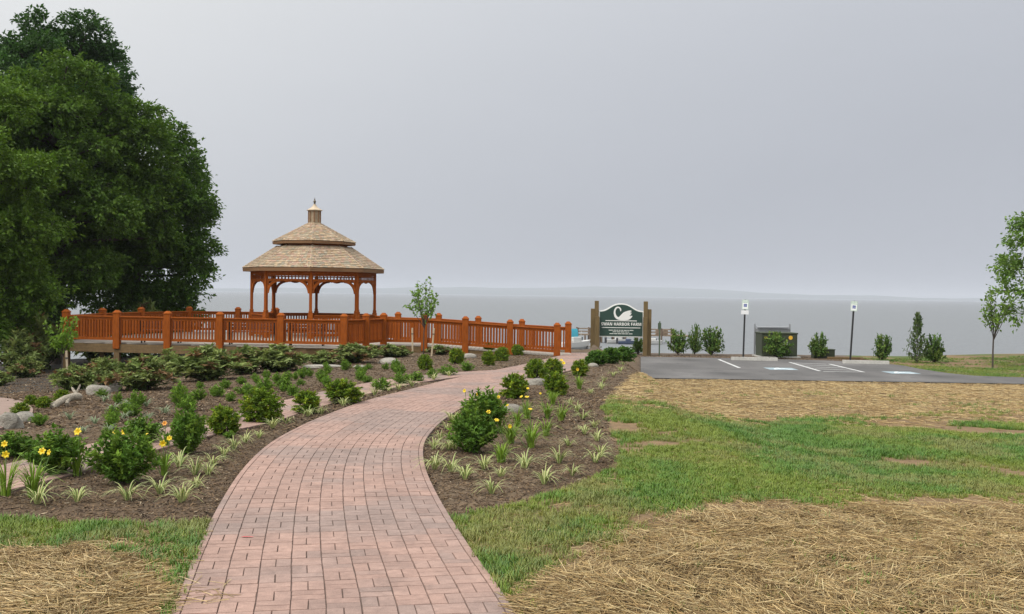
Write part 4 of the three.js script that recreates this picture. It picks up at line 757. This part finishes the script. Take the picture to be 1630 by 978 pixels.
// stones and driftwood
{
  const stoneMat = (r, g, b) => new THREE.MeshStandardMaterial({ color: rgb(r, g, b), map: speckle, bumpMap: soilBump, bumpScale: 0.03, roughness: 0.92 }), pal = [stoneMat(0.4, 0.37, 0.31), stoneMat(0.5, 0.46, 0.39), stoneMat(0.44, 0.4, 0.335)];
  STONES.forEach(([x, d, w, h, label], n) => {
    const s = thing('stone', label, 'stone', x, H(x, d), d, n * 0.9, 'stones in the garden beds'), g = new THREE.IcosahedronGeometry(0.5, 4), p = g.attributes.position, v = new THREE.Vector3();
    for (let i = 0; i < p.count; i++) { v.fromBufferAttribute(p, i); const k = 0.72 + 0.5 * vn(v.x * 2.6 + n * 9 + 20, v.y * 2.6 + v.z * 2.1 + 20) + 0.1 * vn(v.x * 6 + 30, v.z * 6 + v.y * 5 + 30); v.multiplyScalar(k); v.y = Math.sign(v.y) * Math.pow(Math.abs(v.y) * 2, 0.8) / 2; p.setXYZ(i, v.x, v.y, v.z); }
    g.computeVertexNormals(); const m = part(s, 'rock', g, h < 0.1 ? pal[1] : pal[n % 3]); m.scale.set(w * 0.95, h * 1.25, Math.max(w * 0.65, 0.2)); m.position.y = h * 0.22; m.rotation.y = -n * 0.9 + (n % 2 ? 0.3 : -0.2);
  });
  const R = mulberry(33), pale = new THREE.MeshStandardMaterial({ color: rgb(0.62, 0.54, 0.42), map: woodGrain, bumpMap: soilBump, bumpScale: 0.02, roughness: 0.95 });
  const SC = 0.62, dw = thing('driftwood', 'bleached forked driftwood log lying beside the small boxwoods', 'driftwood', -7.5, H(-7.5, 17.4), 17.4);
  dw.scale.setScalar(SC); const V3 = (x, y, z) => new THREE.Vector3(x, y, z);
  part(dw, 'log', limb(V3(-0.13, 0.04, 0.75), V3(0.02, 0.2, -0.6), 0.085, 0.11, R, 0.25, 9), pale); part(dw, 'branch', limb(V3(0.0, 0.22, -0.45), V3(0.1, 0.1, 0.35), 0.1, 0.05, R, 0.3, 8), pale); part(dw, 'root_stub', limb(V3(0.0, 0.2, -0.6), V3(-0.3, 0.42, -0.9), 0.06, 0.03, R, 0.2, 7), pale); part(dw, 'root_stub', limb(V3(-0.1, 0.28, -0.7), V3(-0.05, 0.52, -0.85), 0.04, 0.02, R, 0.2, 6), pale); part(dw, 'branch', limb(V3(-0.02, 0.16, -0.4), V3(-0.5, 0.05, 0.1), 0.05, 0.025, R, 0.2, 6), pale);
}
// young trees
function youngTree(x, d, h, label, leafLen, N, col, seed, opt = {}) {
  const R = mulberry(seed), t = thing('sapling', label, 'tree', x, H(x, d) - 0.03, d, 0), S = new Soup(), V3 = (a, b, c) => new THREE.Vector3(a, b, c), fork = h * (opt.fork ?? 0.4), br = [], tips = [];
  part(t, 'trunk', limb(V3(0, 0, 0), V3(0.02, fork, 0), opt.r ?? 0.022, (opt.r ?? 0.022) * 0.75, R, 0.03, 8), barkMat);
  for (let i = 0; i < (opt.limbs ?? 11); i++) { const a = (i / (opt.limbs ?? 11)) * 6.2832 + R(), o = (opt.spread ?? 0.25) * h * (0.35 + 0.65 * R()), b = V3(Math.cos(a) * o + (opt.lean ?? 0) * R(), fork + (h - fork) * (0.3 + 0.7 * R()), Math.sin(a) * o); br.push(limb(V3(0.02, fork * (0.8 + 0.2 * R()), 0), b, 0.012 * h / 2.4, 0.004, R, 0.18, 5)); tips.push(b); }
  part(t, 'branches', merge(br), barkMat);
  for (let i = 0; i < N; i++) { const b = tips[Math.floor(R() * tips.length)], q = V3(0.02, fork, 0).lerp(b, 0.35 + 0.67 * R()).addScaledVector(randDir(R), 0.07 * h * R()), dir = randDir(R).addScaledVector(UP, 0.15).normalize(), nor = randDir(R).addScaledVector(UP, 1.0); nor.addScaledVector(dir, -nor.dot(dir)).normalize(); S.leaf(q, dir, nor, leafLen * (0.7 + 0.6 * R()), leafLen * (0.5 + 0.15 * R()), vary(col, R, 0.28)); }
  stuffPart(t, 'crown', S.geo(), leafMat); return t;
}
youngTree(-3.05, 35.6, 2.75, 'staked sapling with open leafy top in front of the ramp railing', 0.15, 320, [0.17, 0.29, 0.045], 7, { fork: 0.42, spread: 0.23, limbs: 12 });
youngTree(-12.0, 27.4, 1.95, 'leafy sapling with its stake in front of the left deck end', 0.12, 460, [0.18, 0.3, 0.03], 8, { fork: 0.42, spread: 0.26, limbs: 12 });
youngTree(20.6, 43.9, 3.5, 'thin young tree with forked crown on the grass beyond the lot', 0.17, 460, [0.15, 0.25, 0.035], 19, { fork: 0.42, spread: 0.24, limbs: 13, r: 0.04, lean: 0.25 });
{
  const stakeM = mat(0.5, 0.4, 0.27, 0.9);
  for (const [x, d, h, lean, label] of [[-3.4, 35.3, 1.02, 0.02, 'pale wooden stake left of the sapling by the ramp'], [-2.76, 35.4, 1.02, -0.08, 'pale wooden stake right of the sapling by the ramp'], [-11.75, 27.2, 0.95, 0.05, 'pale wooden stake beside the sapling at the left deck end']]) { const s = thing('tree_stake', label, 'stake', x, H(x, d) - 0.05, d, 0.3, 'sapling stakes'); s.rotation.z = lean; part(s, 'shaft', merge([box(0.05, h, 0.04, 0, h / 2, 0, 0.004), box(0.046, 0.05, 0.036, 0, -0.02, 0)]), stakeM); part(s, 'tie', box(0.07, 0.03, 0.06, 0, h * 0.8, 0), mat(0.05, 0.05, 0.05, 0.8)); }
}
// big trees
function bigTree(name, label, x, d, lobes, opt) {
  const R = mulberry(opt.seed), gy = H(x, d), t = thing(name, label, 'tree', x, gy, d, 0, 'broadleaf trees beside the deck'), V3 = (a, b, c) => new THREE.Vector3(a, b, c), S = new Soup(), wood = [];
  // lobes: ellipsoids [x, y, d, rx, ry] in world metres; each is filled with leafy sprays
  const top = lobes.reduce((m, l) => Math.max(m, l[1]), 0), rel = ([lx, ly, ld]) => V3(lx - x, ly - gy, -(ld - d));
  const core = V3(0, (top - gy) * 0.75, 0);
  part(t, 'trunk', merge([limb(V3(0, -0.5, 0), V3(0.15, (top - gy) * 0.4, 0.1), opt.r, opt.r * 0.7, R, 0.05, 9), limb(V3(0.15, (top - gy) * 0.4, 0.1), core, opt.r * 0.7, opt.r * 0.25, R, 0.08, 8)]), barkMat);
  for (const l of lobes) {
    const c = rel(l); wood.push(limb(V3(0.1, Math.max(1, Math.min(core.y, c.y - l[4] * 0.4)), 0.05), c, opt.r * 0.3, opt.r * 0.1, R, 0.1, 6));
    const sprays = Math.round(opt.sprays * l[3] * l[4]);
    for (let i = 0; i < sprays; i++) {
      const u = randDir(R); if (u.y < -0.35 && R() < 0.45) u.y *= -1; const k = Math.pow(R(), 0.28) * (0.74 + 0.42 * vn(u.x * 2.4 + l[0] * 3 + 50, u.y * 2.4 + u.z * 2.1 + 50)), sc = c.clone().add(V3(u.x * l[3] * k, u.y * l[4] * k, u.z * l[3] * k));
      const ax = u.clone().addScaledVector(randDir(R), 0.5).setY(u.y * 0.5 + 0.05).normalize(), tone = vary(opt.col, R, 0.2);
      if (k > 0.75 && R() < 0.05) wood.push(rod(c.clone().lerp(sc, 0.55), sc, 0.02, 0.008, 4));
      const n = 9 + Math.floor(R() * 8), sl = 0.34 + 0.3 * R();
      for (let j = 0; j < n; j++) {
        const q = sc.clone().addScaledVector(ax, sl * (j / n - 0.4)).addScaledVector(randDir(R), 0.13), dir = ax.clone().addScaledVector(randDir(R), 0.9).addScaledVector(UP, -0.15).normalize(), nor = UP.clone().addScaledVector(randDir(R), 0.65); nor.addScaledVector(dir, -nor.dot(dir)).normalize();
        S.leaf(q, dir, nor, opt.leaf * (0.7 + 0.6 * R()), opt.leaf * (0.55 + 0.2 * R()), vary(tone, R, 0.22));
      }
    }
  }
  part(t, 'limbs', merge(wood), barkMat); stuffPart(t, 'crown', S.geo(), leafMat);
}
const lobesIn = (cx, cy, cd, rx, ry, n, r, seed) => { const R = mulberry(seed), o = []; for (let i = 0; i < n; i++) { const u = randDir(R), k = 0.45 + 0.42 * R(); const s = r * (0.75 + 0.5 * R()); o.push([cx + u.x * (rx - s * 0.5) * k / 0.8, cy + u.y * (ry - s * 0.5) * k / 0.8, cd + u.z * (rx - s * 0.5) * k / 0.8, s, s * 0.58]); } return o; };
bigTree('broadleaf_tree', 'dense green tree nearest the gazebo, its right edge against the sky', -18.9, 51.5, [...lobesIn(-18.6, 5.6, 51.5, 3.6, 4.9, 52, 1.1, 101), [-15.9, 3.0, 51, 0.9, 0.8], [-15.6, 5.4, 51.2, 0.9, 0.9], [-16.0, 4.2, 51.2, 0.9, 0.7], [-16.1, 1.6, 51, 0.9, 0.7], [-16.7, 8.3, 51.5, 1.1, 0.9], [-17.2, 9.4, 51.5, 1.0, 0.8], [-16.0, 6.9, 51.5, 0.9, 0.8], [-17.2, 1.2, 51, 1.3, 1.2], [-18.6, 0.9, 50.6, 1.4, 1.3], [-20, 1.4, 51, 1.5, 1.5], [-17.6, -0.4, 51.5, 1.3, 1.2], [-19.4, -0.8, 51, 1.5, 1.3], [-16.4, 0.3, 51.3, 0.9, 0.9]], { seed: 21, r: 0.26, sprays: 135, leaf: 0.19, col: [0.088, 0.175, 0.015] });
bigTree('broadleaf_tree', 'broad mid-green tree in the middle of the left tree group', -20.6, 46.5, [...lobesIn(-20.2, 6.4, 46, 4.1, 5.6, 60, 1.25, 102), [-17.8, 8.8, 46.5, 1.1, 0.9], [-18.4, 9.9, 46.5, 1.0, 0.8], [-17.0, 8.6, 47.5, 1.2, 1.0], [-16.7, 7.2, 48, 1.2, 1.0], [-17.4, 9.7, 48, 1.1, 0.9], [-16.9, 5.8, 48, 1.2, 1.0], [-16.6, 4.2, 48.5, 1.1, 0.9]], { seed: 22, r: 0.3, sprays: 105, leaf: 0.19, col: [0.097, 0.18, 0.015] });
bigTree('broadleaf_tree', 'tall dark tree rising highest behind the left tree group', -27, 60, [...lobesIn(-26.6, 12.4, 60, 4.4, 5.4, 76, 1.35, 103), [-23.2, 13.8, 60, 1.2, 1], [-25, 16.6, 60, 1.5, 1.2]], { seed: 23, r: 0.36, sprays: 70, leaf: 0.23, col: [0.05, 0.12, 0.018] });
bigTree('broadleaf_tree', 'bright green tree cut off by the left picture edge', -19.6, 38, lobesIn(-20.0, 4.6, 38, 3.1, 5.4, 50, 1.05, 104), { seed: 24, r: 0.24, sprays: 120, leaf: 0.17, col: [0.115, 0.205, 0.016] });
bigTree('broadleaf_tree', 'dark filling tree between the tall one and the deck, in deep shade', -24.5, 52, lobesIn(-24.2, 5.6, 51, 4.2, 6.0, 30, 1.6, 105), { seed: 25, r: 0.3, sprays: 50, leaf: 0.2, col: [0.06, 0.125, 0.015] });
bigTree('broadleaf_tree', 'low shaded tree behind the left deck railing', -20.4, 44, lobesIn(-20.6, 1.2, 44, 2.6, 2.6, 12, 1.3, 106), { seed: 26, r: 0.16, sprays: 80, leaf: 0.16, col: [0.06, 0.125, 0.015] });
bigTree('broadleaf_tree', 'leafy tree entering at the right picture edge', 24.4, 45, [...lobesIn(23.7, 3.2, 45, 2.1, 2.7, 24, 0.8, 107), [21.8, 2.2, 45, 0.5, 0.45], [21.7, 3.1, 45, 0.5, 0.5], [22.3, 4.2, 45, 0.6, 0.6], [22.1, 1.2, 45, 0.45, 0.4]], { seed: 27, r: 0.14, sprays: 110, leaf: 0.17, col: [0.15, 0.26, 0.035] });
// understorey in the shade of the trees
{
  const R = mulberry(55), spots = [[-17.9, 37.4, 1.9, 1.7], [-18.6, 34.5, 2.0, 1.6], [-16.2, 34.2, 1.2, 0.8], [-19, 41, 2.4, 2.6], [-17.8, 44.5, 2.2, 2.2], [-17.4, 48.5, 2.4, 2.8], [-14.9, 29.6, 1.0, 0.6], [-16.6, 31.2, 1.3, 0.8], [-13.2, 24.5, 0.9, 0.5], [-13.6, 33.8, 0.9, 0.6]];
  const labels = ['shaded bush just left of the deck end post', 'shaded bush under the tree cut by the left picture edge', 'low shaded bush in front of the deck end', 'tall shaded bush behind the left deck railing', 'shaded bush behind the second left railing bay', 'shaded bush below the tree nearest the gazebo', 'low shaded bush left of the leafy sapling', 'shaded bush at the left picture edge above the small boxwoods', 'lowest shaded bush at the left picture edge', 'small shaded bush beneath the deck corner'];
  spots.forEach(([x, d, w, h], i) => { const s = thing('woodland_bush', labels[i], 'shrub', x, H(x, d) - 0.05, d, i * 2.3, 'bushes in the shade of the trees'); const [a, b] = shrubGeo('rhododendron', i % 3); stuffPart(s, 'foliage', a, leafMatDense); part(s, 'stems', b, barkMat); s.scale.set(w, h, w); });
}
// ---------- loose cover: grass, straw, mulch ----------
function scatter(name, label, category, geo, m, rects, accept, place, seed) {
  const R = mulberry(seed), M = [], C = [], o = new THREE.Object3D();
  for (const [x0, x1, d0, d1, n] of rects) for (let i = 0; i < n; i++) { const x = lerp(x0, x1, R()), d = lerp(d0, d1, R()); if (Math.abs(x) > 0.53 * d + 3.2) continue; const z = zone(x, d); if (!accept(x, d, z, R)) continue; o.rotation.set(0, 0, 0); o.scale.set(1, 1, 1); o.position.set(x, surface(x, d, z), -d); const c = place(o, x, d, z, R); o.updateMatrix(); M.push(o.matrix.clone()); C.push(c); }
  const im = new THREE.InstancedMesh(geo, m, M.length); M.forEach((q, i) => { im.setMatrixAt(i, q); im.setColorAt(i, new THREE.Color().setRGB(...C[i])); });
  im.name = name; im.userData = { kind: 'stuff', label, category }; shade(im); scene.add(im); console.log(name, M.length); return im;
}
{
  const R = mulberry(81), T = new Soup(); for (let i = 0; i < 9; i++) { const a = R() * 6.2832, u = new THREE.Vector3(Math.cos(a), 0, Math.sin(a)), sd = new THREE.Vector3(-u.z, 0, u.x), L = 0.024 + 0.028 * R(), p0 = new THREE.Vector3((R() - 0.5) * 0.05, -0.005, (R() - 0.5) * 0.05), b = 0.3 + 0.6 * R(); T.blade([p0, p0.clone().addScaledVector(u, L * b * 0.35).setY(L * 0.6), p0.clone().addScaledVector(u, L * b).setY(L)], [0.005, 0.0045, 0.0008], sd, [1, 1, 1]); }
  const gm = new THREE.MeshPhysicalMaterial({ vertexColors: true, roughness: 0.65, transmission: 0.25, thickness: 0, side: THREE.DoubleSide });
  scatter('lawn_grass', 'patchy green lawn grass on both sides of the path', 'grass', T.geo(), gm, [[-8, -1.5, 5, 9, 42000], [-1.5, 9, 5, 12, 98000], [0.5, 15, 12, 20, 139000], [2, 20, 20, 30, 47000], [15, 30, 37.5, 50, 26000]],
    (x, d, z, R) => (z === 'grass' ? R() < Math.pow(greenness(x, d), 0.8) : z === 'band' ? R() < 0.10 * ss(0.5, 0.75, fbm(x * 0.8 + 3, d * 0.8)) + 0.8 * ss(1.6, 0, d - piece(x, BAND)) * ss(0.45, 0.6, fbm(x * 1.6 + 9, d * 1.6)) : (z === 'straw') && R() < 0.02),
    (o, x, d, z, R) => { const g = fbm(x * 0.8 + 60, d * 0.55 + 2), lush = ss(0.36, 0.68, g + 0.25 * (R() - 0.5)); const s = (d > 14 ? 1.15 : 0.95) * (0.65 + 0.5 * R() + 0.35 * lush); o.scale.set(s * 1.2, s, s * 1.2); o.rotation.y = R() * 6.28; return vary(mixc([0.19, 0.25, 0.018], [0.085, 0.2, 0.009], lush).map((v, i) => lerp(v, [0.3, 0.25, 0.09][i], 0.5 * ss(0.48, 0.66, fbm(x * 1.3 + 80, d * 1.1 + 31) + 0.16 * (R() - 0.5)))), R, 0.2); }, 201);
  const st = new THREE.CylinderGeometry(0.0026, 0.0026, 1, 4, 3, true); st.rotateZ(Math.PI / 2); { const p = st.attributes.position; for (let i = 0; i < p.count; i++) { const x = p.getX(i); p.setY(i, p.getY(i) + 0.006 * (0.25 - x * x)); } st.computeVertexNormals(); }
  const sm = new THREE.MeshStandardMaterial({ color: 0xffffff, roughness: 0.6, side: THREE.DoubleSide });
  const strawTone = (R) => vary(R() < 0.22 ? [0.5, 0.38, 0.19] : R() < 0.5 ? [0.21, 0.135, 0.052] : [0.34, 0.235, 0.095], R, 0.24);
  scatter('straw_mulch', 'loose golden straw spread over the reseeded ground', 'straw', st, sm, [[-0.4, 10, 4.2, 12.5, 205000], [-7.4, -1.4, 4.2, 7.8, 96000], [1.4, 23, 17, 36.5, 74000]],
    (x, d, z, R) => z === 'straw' || (z === 'band' && R() < 0.95) || (z === 'grass' && R() < (d < 12 ? 0.035 + 0.2 * ss(0.7, 0, x > 0 ? d - piece(x, STRAW_R) : d - piece(x, STRAW_L)) : 0.04 + 0.5 * ss(-2.2, 0.3, d - piece(x, BAND)))) || (z === 'path' && d < 6.4 && x < -1.62 && R() < 0.02),
    (o, x, d, z, R) => { const far = d > 14, L = far ? 0.16 + 0.2 * R() : 0.1 + 0.22 * R() * R() + 0.05 * R(); o.position.y += z === 'straw' ? 0.006 + 0.05 * R() * R() : z === 'path' ? 0.095 : 0.006 + 0.012 * R(); const a = 6.2832 * (R() < 0.5 ? vn(x * 0.7, d * 0.7) + 0.15 * R() : R()); o.rotation.set(0, a, (R() - 0.5) * (z === 'straw' ? (R() < 0.12 ? 1.0 : 0.36) : 0.2)); const w = far ? 1.5 : 0.55 + 0.45 * R(); o.scale.set(L, w, w); return strawTone(R); }, 202);
  const chip = new RoundedBoxGeometry(0.05, 0.006, 0.016, 1, 0.002);
  scatter('bark_mulch', 'dark shredded bark mulch covering the garden beds', 'mulch', chip, new THREE.MeshStandardMaterial({ color: 0xffffff, roughness: 0.95 }), [[-9.5, 2, 8, 13, 75000], [-11, 2.6, 13, 22, 57000], [-9, 5, 22, 37, 26000], [-20, -7, 14, 38, 30000], [6, 18, 47.5, 50.5, 5000]],
    (x, d, z) => z === 'bed' || z === 'bank' || z === 'wood',
    (o, x, d, z, R) => { const s = (d > 14 ? 1.1 : 0.62) * (0.5 + 0.8 * R()); o.position.y += 0.004; o.rotation.set((R() - 0.5) * 0.8, R() * 6.28, (R() - 0.5) * 0.8); o.scale.set(s * (0.6 + 0.9 * R()), s, s * (0.6 + 0.7 * R())); return vary(R() < 0.04 ? [0.3, 0.235, 0.155] : R() < 0.45 ? [0.07, 0.044, 0.026] : [0.135, 0.087, 0.046], R, 0.22); }, 203);
}
renderer.render(scene, camera);
